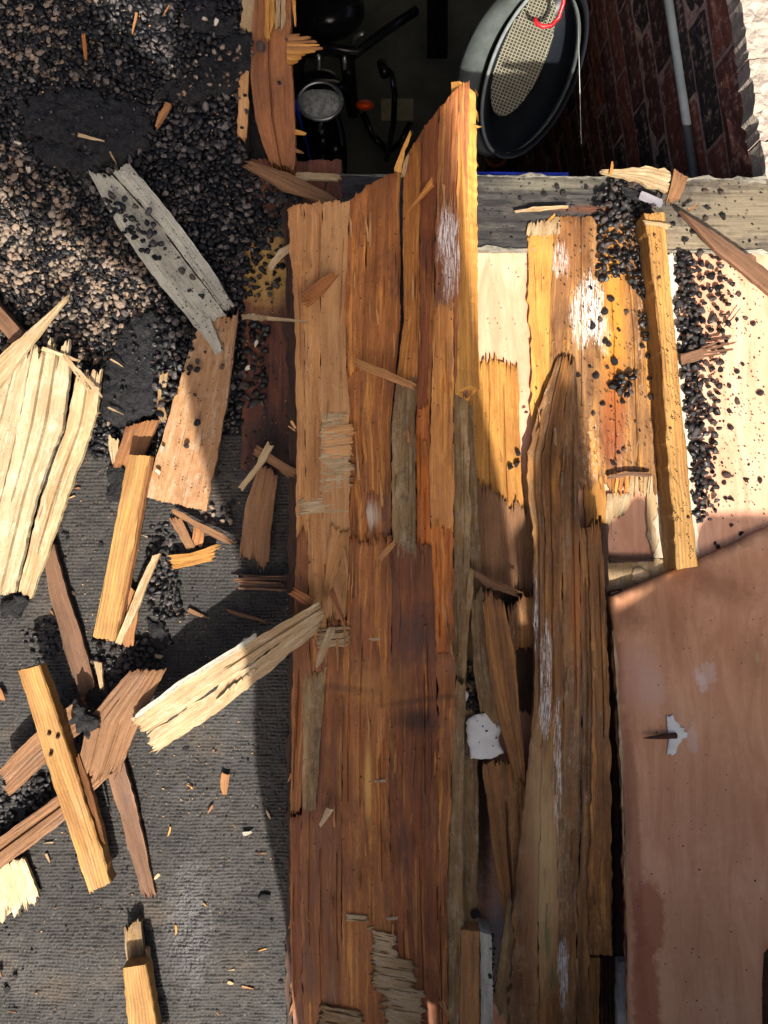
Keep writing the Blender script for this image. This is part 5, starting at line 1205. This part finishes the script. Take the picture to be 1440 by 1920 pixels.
ribbon('grey_top_edge', [(480, 1188, .093), (350, 1268, .078), (255, 1338, .067)], [(482, 1197, .093), (352, 1278, .078), (258, 1346, .067)], M_GREYPAINT, thick=.008, tear=(.004, .008), parent=tb, cols=.001)
piece('ply_chip', 'pale cream chip with a black border at the lower left edge', 'plywood', [(-30, 1622, .012), (-30, 1750, .012)], [(46, 1612, .014), (74, 1680, .012)], M_PALE, thick=.006, tear=(.006, .016), relief=.001)
piece('ply_chip', 'stepped yellow splinter chip right of the brown chippings', 'plywood', [(312, 1040, .02), (360, 1036, .02), (406, 1020, .02)], [(326, 1068, .02), (360, 1062, .02), (398, 1052, .02)], M_YELLOW, thick=.004, tear=(.007, .008), relief=.0008)
piece('lath', 'curved red-brown lath above the stepped yellow chip', 'lath', [(324, 952, .02), (370, 978, .02), (438, 1012, .02)], [(322, 962, .02), (376, 994, .02), (430, 1022, .02)], M_BROWNCHIP, thick=.005, tear=(.004, .004))
piece('ply_chip', 'brown forked chip between the red-brown lath and yellow chip', 'plywood', [(316, 972, .012), (350, 1030, .012)], [(338, 968, .012), (366, 1028, .012)], M_BROWNCHIP, thick=.004, tear=(.008, .003))
piece('ply_chip', 'small orange chip tucked beneath the red-brown lath', 'plywood', [(362, 985, .010), (358, 1022, .010)], [(384, 992, .010), (378, 1026, .010)], M_CHIPORANGE, thick=.003, tear=(.003, .003))
piece('splinter', 'long pale splinter right of the long yellow batten', 'splinter', [(286, 1042, .03), (250, 1120, .028), (216, 1204, .02)], [(300, 1038, .03), (264, 1128, .028), (226, 1208, .02)], M_CREAM, thick=.006, tear=(.002, .004))
piece('splinter', 'orange-brown splinter lying beneath the long pale one', 'splinter', [(244, 1100, .014), (228, 1210, .012)], [(262, 1110, .014), (248, 1212, .012)], M_CHIPORANGE, thick=.004, tear=(.008, .008))
piece('splinter', 'small pale splinter standing by the foot of the brown lath', 'splinter', [(176, 1240, .02), (188, 1292, .02)], [(190, 1242, .02), (194, 1290, .02)], M_CREAM, thick=.006, tear=(.003, .008))
piece('ply_chip', 'tan torn chip hanging at the felt edge beside the central board', 'plywood', [(486, 872, .02), (460, 950, .02), (450, 1032, .02)], [(520, 890, .02), (512, 960, .02), (502, 1062, .02)], M_BROWNCHIP, thick=.005, tear=(.006, .014), relief=.001)
piece('ply_chip', 'brown jagged chip lying across the tan torn chip', 'plywood', [(480, 834, .03), (520, 858, .03), (556, 880, .03)], [(474, 852, .03), (514, 876, .03), (544, 900, .03)], M_BROWNCHIP, thick=.004, tear=(.004, .010))
piece('splinter', 'pale thin splinter crossing the brown jagged chip', 'splinter', [(503, 828, .038), (480, 870, .038), (448, 912, .038)], [(512, 838, .038), (492, 872, .038), (454, 920, .038)], M_CREAM, thick=.003, tear=(.004, .004))
for k in range(7):
    y = 1076 + k * 4.2
    piece('splinter', 'brown splinter in the bundle beside the long board', 'splinter', [(440 + random.uniform(-10, 20), y, .014), (550 + random.uniform(-24, 4), y + random.uniform(-5, 8), .018)], [(442 + random.uniform(-6, 16), y + 4, .014), (548 + random.uniform(-24, 4), y + 5 + random.uniform(-5, 8), .018)], random.choice([M_BROWNCHIP, M_LATH, M_DARKWOOD]), thick=.002, tear=(.006, .008), group='splinter bundle beside the long board', cols=.0012)
piece('splinter', 'thin brown curved splinter in the shadow above the torn board', 'splinter', [(424, 1142, .012), (460, 1150, .012), (500, 1164, .012)], [(426, 1148, .012), (460, 1158, .012), (498, 1168, .012)], M_BROWNCHIP, thick=.002, tear=(.004, .004), cols=.001)
piece('splinter', 'long thin splinter lying across the left edge of the central board', 'splinter', [(452, 588, .05), (500, 592, .15), (578, 602, .15)], [(454, 598, .05), (500, 600, .15), (576, 605, .15)], M_CREAM, thick=.003, tear=(.003, .004), cols=.0012)
piece('lath', 'brown lath fallen across the corner between chippings and hole', 'lath', [(466, 300, .04), (545, 326, .05), (632, 372, .06)], [(458, 312, .04), (530, 356, .05), (618, 383, .06)], M_BROWNCHIP, thick=.006, tear=(.007, .004), relief=.0008)
piece('splinter', 'light splinter strip lying on the beam at the corner of the hole', 'splinter', [(556, 322, .02), (638, 326, .02)], [(556, 336, .02), (636, 338, .02)], M_CREAM, thick=.006, tear=(.006, .004), relief=.001)
zt = lambda x, y: .012 + float(np.interp(y, [380, 900, 1300, 1990], [.145, .08, .052, .042])) + (.012 if 700 < x < 790 else 0)
def onb(name, label, L, R, m, extra=.004, **kw):
    f = lambda q: (q[0], q[1], zt(*q) + extra)
    return piece(name, label, 'splinter', [f(q) for q in L], [f(q) for q in R], m, **kw)
onb('splinter', 'flat sliver resting diagonally across the orange part of the central board', [(668, 672), (725, 694), (782, 722)], [(664, 684), (720, 710), (776, 731)], M_TAN, .012, thick=.003, tear=(.004, .006), cols=.0012)
onb('ply_chip', 'fuzzy brown chip on the upper left of the central board', [(566, 548), (600, 522), (625, 508)], [(574, 578), (606, 552), (632, 520)], M_OCHRE, .004, thick=.003, tear=(.008, .004))
onb('splinter', 'small curled splinter at the left upper corner of the central board', [(502, 498), (524, 470), (545, 455)], [(512, 504), (532, 480), (555, 465)], M_CREAM, -.06, thick=.003, tear=(.006, .006), cols=.0012)
onb('splinter', 'forked splinter standing where the torn board meets the central board', [(612, 1178), (592, 1238)], [(632, 1174), (604, 1242)], M_CREAM, .012, thick=.003, tear=(.006, .014), cols=.0012)
onb('splinter', 'dark snapped splinters above the forked one', [(616, 1110), (640, 1160)], [(626, 1108), (650, 1170)], M_LOWR, .012, thick=.003, tear=(.01, .014), cols=.0012)
onb('splinter', 'brown crumpled shreds at the end of the torn board', [(545, 1100), (590, 1124)], [(540, 1112), (580, 1140)], M_LOWA, .01, thick=.004, tear=(.01, .01), relief=.002)
onb('splinter', 'short pale chip low on the central board', [(612, 1514), (598, 1545)], [(626, 1518), (604, 1550)], M_CREAM, .004, thick=.003, tear=(.001, .004), cols=.0012)
onb('splinter', 'thin shard on the olive part of the central board', [(740, 1012), (710, 1045)], [(742, 1020), (716, 1050)], M_TAN, .006, thick=.002, tear=(.004, .008), cols=.001)
onb('splinter', 'slim splinter near the bottom right of the central board', [(822, 1880), (842, 1910)], [(830, 1876), (846, 1908)], M_TAN, .004, thick=.002, tear=(.004, .004), cols=.001)
for (x, y, a) in ((540, 800, .6), (544, 790, 1.0), (528, 1200, 1.5), (620, 720, .9), (573, 1722, .8)):
    onb('splinter', 'hair-thin splinter on the central board', [(x, y), (x + 16 * math.cos(a), y + 16 * math.sin(a))], [(x + 2, y - 1), (x + 2 + 16 * math.cos(a), y - 1 + 16 * math.sin(a))], M_TANLIGHT, .004, thick=.001, tear=(.002, .002), cols=.0008, group='hair-thin splinters on the central board')

# small bits strewn about
def bit(x, y, l, a, w, z, m, label, group=None, name='splinter'):
    c, s = math.cos(a), math.sin(a)
    return piece(name, label, 'splinter', [(x, y), (x + l * .5 * c + 1, y + l * .5 * s), (x + l * c, y + l * s)], [(x - w * s, y + w * c), (x + l * .5 * c - w * s, y + l * .5 * s + w * c), (x + l * c - w * s * .5, y + l * s + w * c * .5)], m, z=z, thick=.002, tear=(.002, .004), cols=.0011, group=group)
bit(147, 249, 50, .28, 6, .026, M_CREAM, 'pale sliver lying on the wide tar scrap')
bit(322, 197, 50, 2.1, 13, .022, M_CHIPORANGE, 'orange chip on the chippings right of the wide tar scrap')
bit(258, 24, 40, 1.8, 5, .018, M_CHIPORANGE, 'thin red-brown sliver on the chippings near the top')
bit(160, 62, 50, 1.5, 7, .018, M_OCHRE, 'rusty brown strip on the chippings at upper left')
bit(318, 10, 20, 2.1, 3, .018, M_CHIPORANGE, 'tiny orange sliver on the chippings by the top edge')
bit(270, 372, 26, .2, 5, .022, M_CHIPORANGE, 'small orange sliver beside the grey painted board')
bit(207, 282, 0.1 + 26, 1.1, 3, .02, M_CREAM, 'thin pale sliver between tar scrap and grey painted board')
bit(432, 1452, 40, 1.75, 16, .006, M_CHIPORANGE, 'oval orange chip alone on the open felt')
bit(290, 1226, 18, .3, 8, .004, M_CREAM, 'small yellow chip near the flattened tar patch')
bit(355, 1140, 36, .45, 9, .004, M_BROWNCHIP, 'brown flat chip on the felt above the tar patch')
bit(0, 1290, 22, 1.1, 16, .01, M_CHIPORANGE, 'orange chip at the left edge beside the crossing batten')
bit(455, 1562, 18, 6.1, 4, .004, M_EDGE, 'small white shard on the open felt')
bit(208, 672, 26, .6, 3, .036, M_CREAM, 'pale fibre on the cracked tar slab')
bit(205, 762, 28, .5, 4, .036, M_CREAM, 'yellowish fibre low on the cracked tar slab')
bit(430, 1838, 10, .5, 8, .004, M_CREAM, 'tiny pale chip by the thin shadow at the bottom')
bit(4, 1830, 40, 2.6, 14, .006, M_BROWNCHIP, 'brown fragment at the lower left edge')
for (x, y) in ((100, 1580), (88, 1600), (320, 1550), (440, 1820), (480, 1600), (500, 1520), (455, 1850), (330, 1735), (410, 1905), (150, 915), (140, 930), (95, 1145), (280, 1010), (120, 1455), (300, 1640), (385, 1700), (500, 1780), (240, 1560), (350, 1300), (400, 1510), (360, 1480), (30, 1900)):
    bit(x, y, random.uniform(8, 22), random.uniform(0, 6.28), random.uniform(1.5, 3.5), .003, random.choice([M_CREAM, M_YELLOW, M_CHIPORANGE]), 'tiny wood splinter on the grey felt', 'tiny splinters on the felt')
for (x, y) in ((36, 273), (55, 312), (380, 30), (410, 36), (360, 640), (308, 838), (295, 880), (485, 640), (470, 690)):
    bit(x, y, random.uniform(8, 14), random.uniform(0, 6.28), 6, .02 if y < 800 else .036, M_EDGE, 'small whitish flake among the dark chippings', 'whitish flakes among the chippings', 'flake')
for (x0, y0, x1, y1) in ((498, 560, 510, 540),):
    pass
# top right pieces on the beam
tr = empty('torn_ply_piece', P(1210, 335, 0), 'torn yellow ply piece with ragged ends overhanging the hole on the beam', 'plywood')
ribbon('pale_part', [(1126, 317, .03), (1165, 316, .03), (1215, 313, .03), (1258, 322, .03)], [(1138, 326, .03), (1190, 338, .03), (1230, 352, .03), (1256, 362, .03)], M_CREAM, thick=.006, tear=(.012, .003), relief=.0012, parent=tr, wob=.0022)
ribbon('brown_part', [(1266, 315, .034), (1260, 345, .034), (1250, 372, .034)], [(1290, 332, .034), (1284, 352, .034), (1272, 380, .034)], M_BROWNCHIP, thick=.006, tear=(.006, .012), relief=.0012, parent=tr)
ribbon('upright_sliver', [(1142, 325, .034), (1146, 303, .036)], [(1148, 326, .034), (1149, 304, .036)], M_YELLOW, thick=.002, tear=(.002, .004), parent=tr, cols=.001)
piece('tape_strip', 'dark folded strip of lining on the beam under the torn yellow ply', 'strip', [(1164, 348, .02), (1205, 362, .02)], [(1172, 366, .02), (1200, 378, .02)], M_TAR, thick=.004, tear=(.004, .004))
piece('tape_strip', 'grey-lilac strip of lining beside the dark folded one', 'strip', [(1203, 358, .024), (1246, 376, .024)], [(1198, 372, .024), (1240, 390, .024)], plain('lilac_grey_lining', (122, 118, 124), .6), thick=.003, tear=(.001, .003))
piece('lath', 'red-brown lath sloping down to the right edge from the beam', 'lath', [(1275, 394, .03), (1340, 436, .04), (1460, 518, .05)], [(1284, 404, .03), (1340, 468, .04), (1450, 556, .05)], M_LATH, thick=.008, tear=(.010, .001), relief=.0007)
piece('splinter', 'pale curved splinter lying on the beam above the yellow veneer', 'splinter', [(966, 394, .012), (1010, 386, .014), (1066, 385, .012)], [(968, 398, .012), (1010, 394, .014), (1064, 389, .012)], M_CREAM, thick=.003, tear=(.003, .004), cols=.001)
piece('splinter', 'small brown splinter right of the grey-lilac strip', 'splinter', [(1290, 392, .02), (1308, 380, .02)], [(1292, 398, .02), (1310, 384, .02)], M_BROWNCHIP, thick=.003, tear=(.003, .004), cols=.001)
piece('splinter', 'pale short splinter on top of the yellow batten head', 'splinter', [(1206, 412, .058), (1250, 420, .058)], [(1206, 418, .058), (1248, 426, .058)], M_CREAM, thick=.003, tear=(.003, .006), cols=.001)
fs = empty('split_lath', P(1330, 655, 0), 'flat lath split into fingers lying on the clean pink plywood', 'lath')
ribbon('lath', [(1276, 664, .018), (1320, 650, .016)], [(1278, 684, .018), (1320, 672, .016)], M_LATH, thick=.005, tear=(.001, .004), parent=fs)
for k, (y0, ex, ey) in enumerate([(650, 1362, 633), (655, 1382, 640), (660, 1378, 652), (666, 1352, 662)]):
    ribbon('finger', [(1315, y0, .016), (ex, ey, .010)], [(1315, y0 + 5, .016), (ex - 2, ey + 3, .010)], M_LATH, thick=.003, tear=(.004, .008), parent=fs, cols=.001)
piece('splinter', 'dark needle splinter on the pink plywood above the split lath', 'splinter', [(1358, 612, .002), (1389, 577, .004)], [(1359, 614, .002), (1390, 578, .004)], M_DARKWOOD, thick=.001, tear=(.002, .002), cols=.0008)
piece('splinter', 'short brown splinter on the pink plywood near the panel', 'splinter', [(1329, 926, .002), (1322, 950, .002)], [(1333, 928, .002), (1328, 950, .002)], M_BROWNCHIP, thick=.001, tear=(.002, .004), cols=.0008)

# ------------------------------------------------------------------ things in the hole
def PQ(px, py, z): return P(px, py, z)
tubz = -.55
tb2 = empty('oval_tub', PQ(985, 150, tubz), 'dark oval plastic tub with a mesh grille hanging in the hole on a red hook', 'tub')
def ell(cx, cy, a, b, ang, n=56, z=0, s=1.0, dx=0, dy=0):
    out = []
    for k in range(n):
        t = 2 * math.pi * k / n
        x, y = a * s * math.cos(t), b * s * math.sin(t)
        c, q = math.cos(ang), math.sin(ang)
        out.append(P(cx + dx + x * c - y * q, cy + dy + x * q + y * c, z))
    return out
def loft(name, loops, mat, parent, cap=False):
    V = []; Fq = []; n = len(loops[0])
    for l in loops: V += [tuple(p) for p in l]
    for i in range(len(loops) - 1):
        for k in range(n): Fq.append((i * n + k, i * n + (k + 1) % n, (i + 1) * n + (k + 1) % n, (i + 1) * n + k))
    if cap: Fq.append(tuple((len(loops) - 1) * n + k for k in range(n)))
    return mesh(name, V, Fq, mat, parent, smooth=True)
A = math.radians(22)
M_TUBIN = plain('black_tub_inside', (28, 32, 38), .42, nscale=10, amt=.5)
M_TUBRIM = plain('scuffed_grey_rim', (78, 84, 82), .55, nscale=16, amt=.6)
ax, by = 88, 172
loft('outer_band', [ell(975, 125, ax + 12, by + 8, A, z=tubz - .02, dx=-10), ell(975, 125, ax + 10, by + 6, A, z=tubz + .03, dx=-6), ell(985, 130, ax - 6, by - 6, A, z=tubz + .04, dx=6), ell(985, 130, ax - 12, by - 10, A, z=tubz - .06, dx=8)], M_TUBRIM, tb2)
loft('bowl', [ell(1003, 128, ax - 6, by + 8, A, z=tubz + .05), ell(1003, 128, ax - 10, by + 2, A, z=tubz + .052), ell(1006, 128, ax - 16, by - 6, A, z=tubz + .03), ell(1010, 128, ax - 24, by - 20, A, z=tubz - .04)], M_TUBIN, tb2, cap=True)
# bright inner rim line on the left of the bowl
rim = ell(1003, 128, ax - 8, by + 5, A, n=80, z=tubz + .054)
rim_l = [p for k, p in enumerate(rim) if 22 <= k <= 62]
tube('rim_bead', rim_l, .0042, plain('pale_rim_bead', (120, 126, 126), .5), tb2, n=7)
M_MESHW = plain('pale_mesh', (150, 145, 124), .6)
# grille: crossing wires over the left half
c, q = math.cos(A), math.sin(A)
V = []; 
def wire(x0, y0, x1, y1): 
    a = P(1003 + x0 * c - y0 * q, 128 + x0 * q + y0 * c, tubz + .047); b = P(1003 + x1 * c - y1 * q, 128 + x1 * q + y1 * c, tubz + .047)
    d = (b - a).normalized(); n_ = Vector((-d.y, d.x, 0)) * .0010
    return [a + n_, a - n_, b - n_, b + n_]
parts = []
for k in range(-20, 21):
    y = k * 6.2
    if abs(y) < 122:
        h = math.sqrt(max(0, 1 - (y / 124) ** 2)) * 42
        parts.append(([tuple(p) for p in wire(-30 - h, y - 16, -30 + h, y - 16)], [(0, 1, 2, 3)]))
for k in range(-6, 7):
    x = k * 6.4
    h = math.sqrt(max(0, 1 - (x / 43) ** 2)) * 122
    parts.append(([tuple(p) for p in wire(-30 + x, -16 - h, -30 + x, -16 + h)], [(0, 1, 2, 3)]))
V, Fq = join_np(parts)
setp(mesh('grille', V, Fq, M_MESHW, tb2), kind='stuff')
loft('grille_backing', [ell(1003 - 30 * c + 16 * q, 128 - 30 * q - 16 * c, 43, 124, A, z=tubz + .036), ell(1003 - 30 * c + 16 * q, 128 - 30 * q - 16 * c, 42, 122, A, z=tubz + .037)], plain('grey_backing', (64, 66, 62), .7), tb2, cap=True)
hook = [P(x, y, z) for x, y, z in ((1058, -30, -.40), (1056, 6, -.42), (1048, 32, -.44), (1034, 48, -.45), (1018, 50, -.45), (1006, 44, -.45), (1003, 34, -.45))]
setp(tube('red_hook', hook, .0046, M_RED, n=9), 'curved red plastic hook holding the top of the oval tub', 'hook')

mbx = empty('motorbike', P(620, 180, FZ), 'black motorbike with round headlamp and orange indicator parked down in the garage', 'motorbike')
hz = -1.45
def dome(name, cx, cy, rx, ry, z0, depth, mat, par, ang=0, n=28, m=6):
    loops = []
    for i in range(m + 1):
        t = i / m * math.pi / 2
        loops.append(ell(cx, cy, rx * math.cos(t) + .5, ry * math.cos(t) + .5, ang, n=n, z=z0 + depth * math.sin(t)))
    return loft(name, loops, mat, par, cap=True)
dome('headlamp_shell', 600, 172, 47, 44, hz - .06, .05, M_BLACKPL, mbx)
dome('headlamp_shell', 602, 166, 50, 20, hz - .03, .06, M_BLACKPL, mbx)
tube('chrome_ring', ell(600, 190, 41, 35, 0, n=40, z=hz + .02) + [ell(600, 190, 41, 35, 0, n=40, z=hz + .02)[0]], .007, M_METAL, mbx, n=6)
dome('headlamp_lens', 600, 193, 38, 31, hz + .012, .03, M_GLASSY, mbx)
dome('indicator', 684, 197, 17, 10, hz - .02, .04, M_AMBER, mbx)
dome('fuel_tank', 612, 20, 72, 60, -1.5, .14, M_BLACKPL, mbx)
tube('handlebar', [P(545, 62, -1.35), P(600, 88, -1.3), P(670, 98, -1.3), P(720, 60, -1.32), P(780, 20, -1.36)], .016, M_BLACKPL, mbx)
tube('fork', [P(560, 100, -1.4), P(556, 150, -1.5), P(552, 210, -1.75)], .026, M_BLACKPL, mbx)
tube('fork', [P(650, 100, -1.4), P(655, 150, -1.5), P(662, 210, -1.75)], .026, M_BLACKPL, mbx)
for x in (598, 646):
    tube('chrome_clamp', [P(x, 98, -1.36), P(x, 130, -1.4)], .007, M_METAL, mbx)
tube('fork_crown', [P(560, 98, -1.38), P(610, 92, -1.36), P(668, 100, -1.38)], .02, M_BLACKPL, mbx)
tube('mudguard', [P(604, 225, -1.75), P(600, 262, -1.8), P(590, 300, -1.9)], [.05, .045, .02], M_BLACKPL, mbx)
tube('stalk', [P(604, 224, -1.55), P(598, 246, -1.6)], .006, M_METAL, mbx)
tube('mirror_arm', [P(660, 95, -1.34), P(666, 70, -1.25), P(680, 62, -1.22)], .006, M_METAL, mbx)
tube('front_wheel', [P(600 + 30 * math.cos(t), 300 + 95 * math.sin(t), -2.0) for t in np.linspace(0, 6.283, 26)], .05, M_BLACKPL, mbx)
st = empty('floor_stand', P(735, 250, FZ), 'dark bent metal stand beside the motorbike on the garage floor', 'stand')
tube('post', [P(712, 118, -1.5), P(735, 140, -1.5), P(740, 175, -1.5), P(738, 230, -1.7), P(725, 300, -2.1)], .011, M_BLACKPL, st)
tube('arm', [P(680, 212, -2.1), P(700, 255, -2.15), P(725, 280, -2.2)], .014, M_BLACKPL, st)
tube('arm', [P(770, 230, -2.1), P(750, 270, -2.15), P(725, 285, -2.2)], .014, M_BLACKPL, st)
tube('grip', [P(715, 118, -1.5), P(722, 140, -1.48)], .018, M_BLACKPL, st)
setp(tube('blue_rope', [P(553, 190, -.6), P(566, 240, -.8), P(580, 290, -1.0), P(590, 340, -1.2)], .004, M_BLUE), 'taut blue cord hanging beside the left edge of the hole', 'cord')
setp(box('floor_mat', tuple(P(715, 225, FZ + .006) - Vector((.0, .0, .006))), tuple(P(775, 185, FZ + .01)), plain('buff_card', (150, 142, 110), .9)), 'pale square of card on the garage floor behind the stand', 'card')
setp(tube('cable_coil', [P(930 + 22 * math.cos(t), 285 + 26 * math.sin(t), -1.5 + .01 * t) for t in np.linspace(0, 18, 70)], .006, plain('brown_cable', (120, 72, 30), .6)), 'coil of brown cable hanging below the oval tub', 'cable')
setp(box('dark_plank', (P(800, 200, -1.9).x, P(800, 110, -1.9).y, -1.9), (P(838, 60, -1.9).x, P(838, -200, -1.9).y, -1.86), M_BLACKPL), 'black upright plank deep in the garage left of the tub', 'plank')
setp(tube('cobweb_thread', [P(1084, 30, -.3), P(1086, 120, -.3), P(1090, 270, -.3)], .0006, M_WHITE, n=4), 'single pale cobweb thread hanging right of the tub', 'cobweb')

# ------------------------------------------------------------------ unseen below the frame: person inferred from the shadow, plus added blockers shaped for shade
def skin(name, J, E, mat):
    me = bpy.data.meshes.new(name)
    keys = list(J); me.from_pydata([J[k][0] for k in keys], [(keys.index(a), keys.index(b)) for a, b in E], [])
    o = bpy.data.objects.new(name, me); COL.objects.link(o); me.materials.append(mat)
    o.modifiers.new('skin', 'SKIN')
    if not me.skin_vertices:
        bpy.context.view_layer.objects.active = o
        o.select_set(True); bpy.ops.object.modifier_remove(modifier='skin'); bpy.ops.object.modifier_add(type='SKIN')
    s = o.modifiers.new('smooth', 'SUBSURF'); s.levels = s.render_levels = 2
    for i, k in enumerate(keys):
        r = J[k][1]; me.skin_vertices[0].data[i].radius = (r, r)
    me.skin_vertices[0].data[0].use_root = True
    return o
PJ = {'pelvis': ((.11, -1.03, .66), .19), 'waist': ((.13, -1.02, .88), .21), 'chest': ((.13, -1.0, 1.12), .235), 'upper': ((.13, -1.0, 1.38), .245),
      'neck': ((.13, -1.0, 1.58), .20), 'head': ((.12, -.98, 1.84), .20), 'crown': ((.11, -.98, 2.20), .21),
      'sh_l': ((-.06, -1.0, 1.64), .12), 'el_l': ((-.48, -1.02, 2.08), .17), 'ha_l': ((-.20, -1.0, 2.12), .24),
      'hip_l': ((.02, -1.03, .52), .13), 'kn_l': ((.0, -1.03, .22), .10), 'ft_l': ((-.01, -1.05, -.03), .06),
      'hip_r': ((.21, -1.03, .52), .13), 'kn_r': ((.24, -1.03, .22), .10), 'ft_r': ((.25, -1.05, -.03), .06)}
PE = [('pelvis', 'waist'), ('waist', 'chest'), ('chest', 'upper'), ('upper', 'neck'), ('neck', 'head'), ('head', 'crown'), ('upper', 'sh_l'), ('sh_l', 'el_l'), ('el_l', 'ha_l'),
      ('pelvis', 'hip_l'), ('hip_l', 'kn_l'), ('kn_l', 'ft_l'), ('pelvis', 'hip_r'), ('hip_r', 'kn_r'), ('kn_r', 'ft_r')]
setp(skin('person', PJ, PE, plain('navy_jacket', (40, 44, 58), .8)), 'person in a dark jacket, unseen below the frame, outline shaped to shade the boards', 'person')  # pose and outline shaped so the shadow falls where it is wanted
def shade_block_top(x): return float(np.interp(x, [.20, .48, .61, .632, .650, 1.3, 1.36], [.97, .99, 1.055, 1.07, 1.122, 1.128, 1.10]))  # top line follows the wanted shade edge
V = []; NXB = 60
for j, (yy, dz) in enumerate(((-1.0, -2), (-1.0, -.03), (-1.012, 0), (-1.35, .02), (-1.69, 0), (-1.70, -.03), (-1.70, -2))):
    for k in range(NXB + 1):
        x = .20 + 1.16 * k / NXB; tz = shade_block_top(x)
        V.append((x, yy + .008 * math.sin(9 * x + j), max(-.05, tz + dz + .004 * noise.noise(Vector((x * 30, j, 0))))))
Fq = [(j * (NXB + 1) + k, j * (NXB + 1) + k + 1, (j + 1) * (NXB + 1) + k + 1, (j + 1) * (NXB + 1) + k) for j in range(6) for k in range(NXB)]
Fq += [tuple(j * (NXB + 1) for j in range(7))[::-1], tuple(j * (NXB + 1) + NXB for j in range(7))]
setp(mesh('bag_shade_block', V, Fq, plain('grey_shade_block', (90, 88, 84), .9)), 'added grey bag-like block, unseen below the lower right of the frame, shading the panel', 'bag')  # added light blocker in the form of a bag
V = []; xs = [.345, .375, .385, .40, .421, .440, .457, .465, .477, .483, .486]; tp = [1.10, 1.14, 1.22, 1.26, 1.31, 1.36, 1.394, 1.365, 1.397, 1.385, 1.36]
for y_ in (-1.03, -1.01):
    for x_, z_ in zip(xs, tp): V += [(x_ if x_ < .40 else x_ - .012, y_, -.05), (x_, y_, z_)]
m = len(xs); Fq = []
for k in range(m - 1):
    a = 2 * k; Fq += [(a, a + 2, a + 3, a + 1), (a + 2 * m, a + 1 + 2 * m, a + 3 + 2 * m, a + 2 + 2 * m), (a + 1, a + 3, a + 3 + 2 * m, a + 1 + 2 * m)]
Fq += [(0, 1, 1 + 2 * m, 2 * m), (2 * m - 2, 4 * m - 2, 4 * m - 1, 2 * m - 1)]
setp(mesh('plank_shade_block', V, Fq, M_OLIVE), 'added jagged upright plank, unseen below the frame, cut to throw a two-peaked shadow', 'plank')  # added light blocker, its top cut to the outline of the wanted shadow
V = []; xs = [.470, .507, .515, .523, .535, .545, .556, .568]; tp = [1.12, 1.115, 1.128, 1.14, 1.142, 1.158, 1.16, 1.155]
for y_ in (-1.03, -1.01):
    for x_, z_ in zip(xs, tp): V += [(x_, y_, 1.052 + .004 * math.sin(x_ * 900)), (x_, y_, z_)]
m = len(xs); Fq = []
for k in range(m - 1):
    a = 2 * k; Fq += [(a, a + 2, a + 3, a + 1), (a + 2 * m, a + 1 + 2 * m, a + 3 + 2 * m, a + 2 + 2 * m), (a + 1, a + 3, a + 3 + 2 * m, a + 1 + 2 * m), (a, a + 2 * m, a + 2 + 2 * m, a + 2)]
Fq += [(0, 1, 1 + 2 * m, 2 * m), (2 * m - 2, 4 * m - 2, 4 * m - 1, 2 * m - 1)]
setp(mesh('stub_shade_block', V, Fq, M_OLIVE), 'added stub on the upright plank, unseen below the frame, shading the torn-out patch', 'offcut')  # added light blocker for the shade inside the torn-out patch
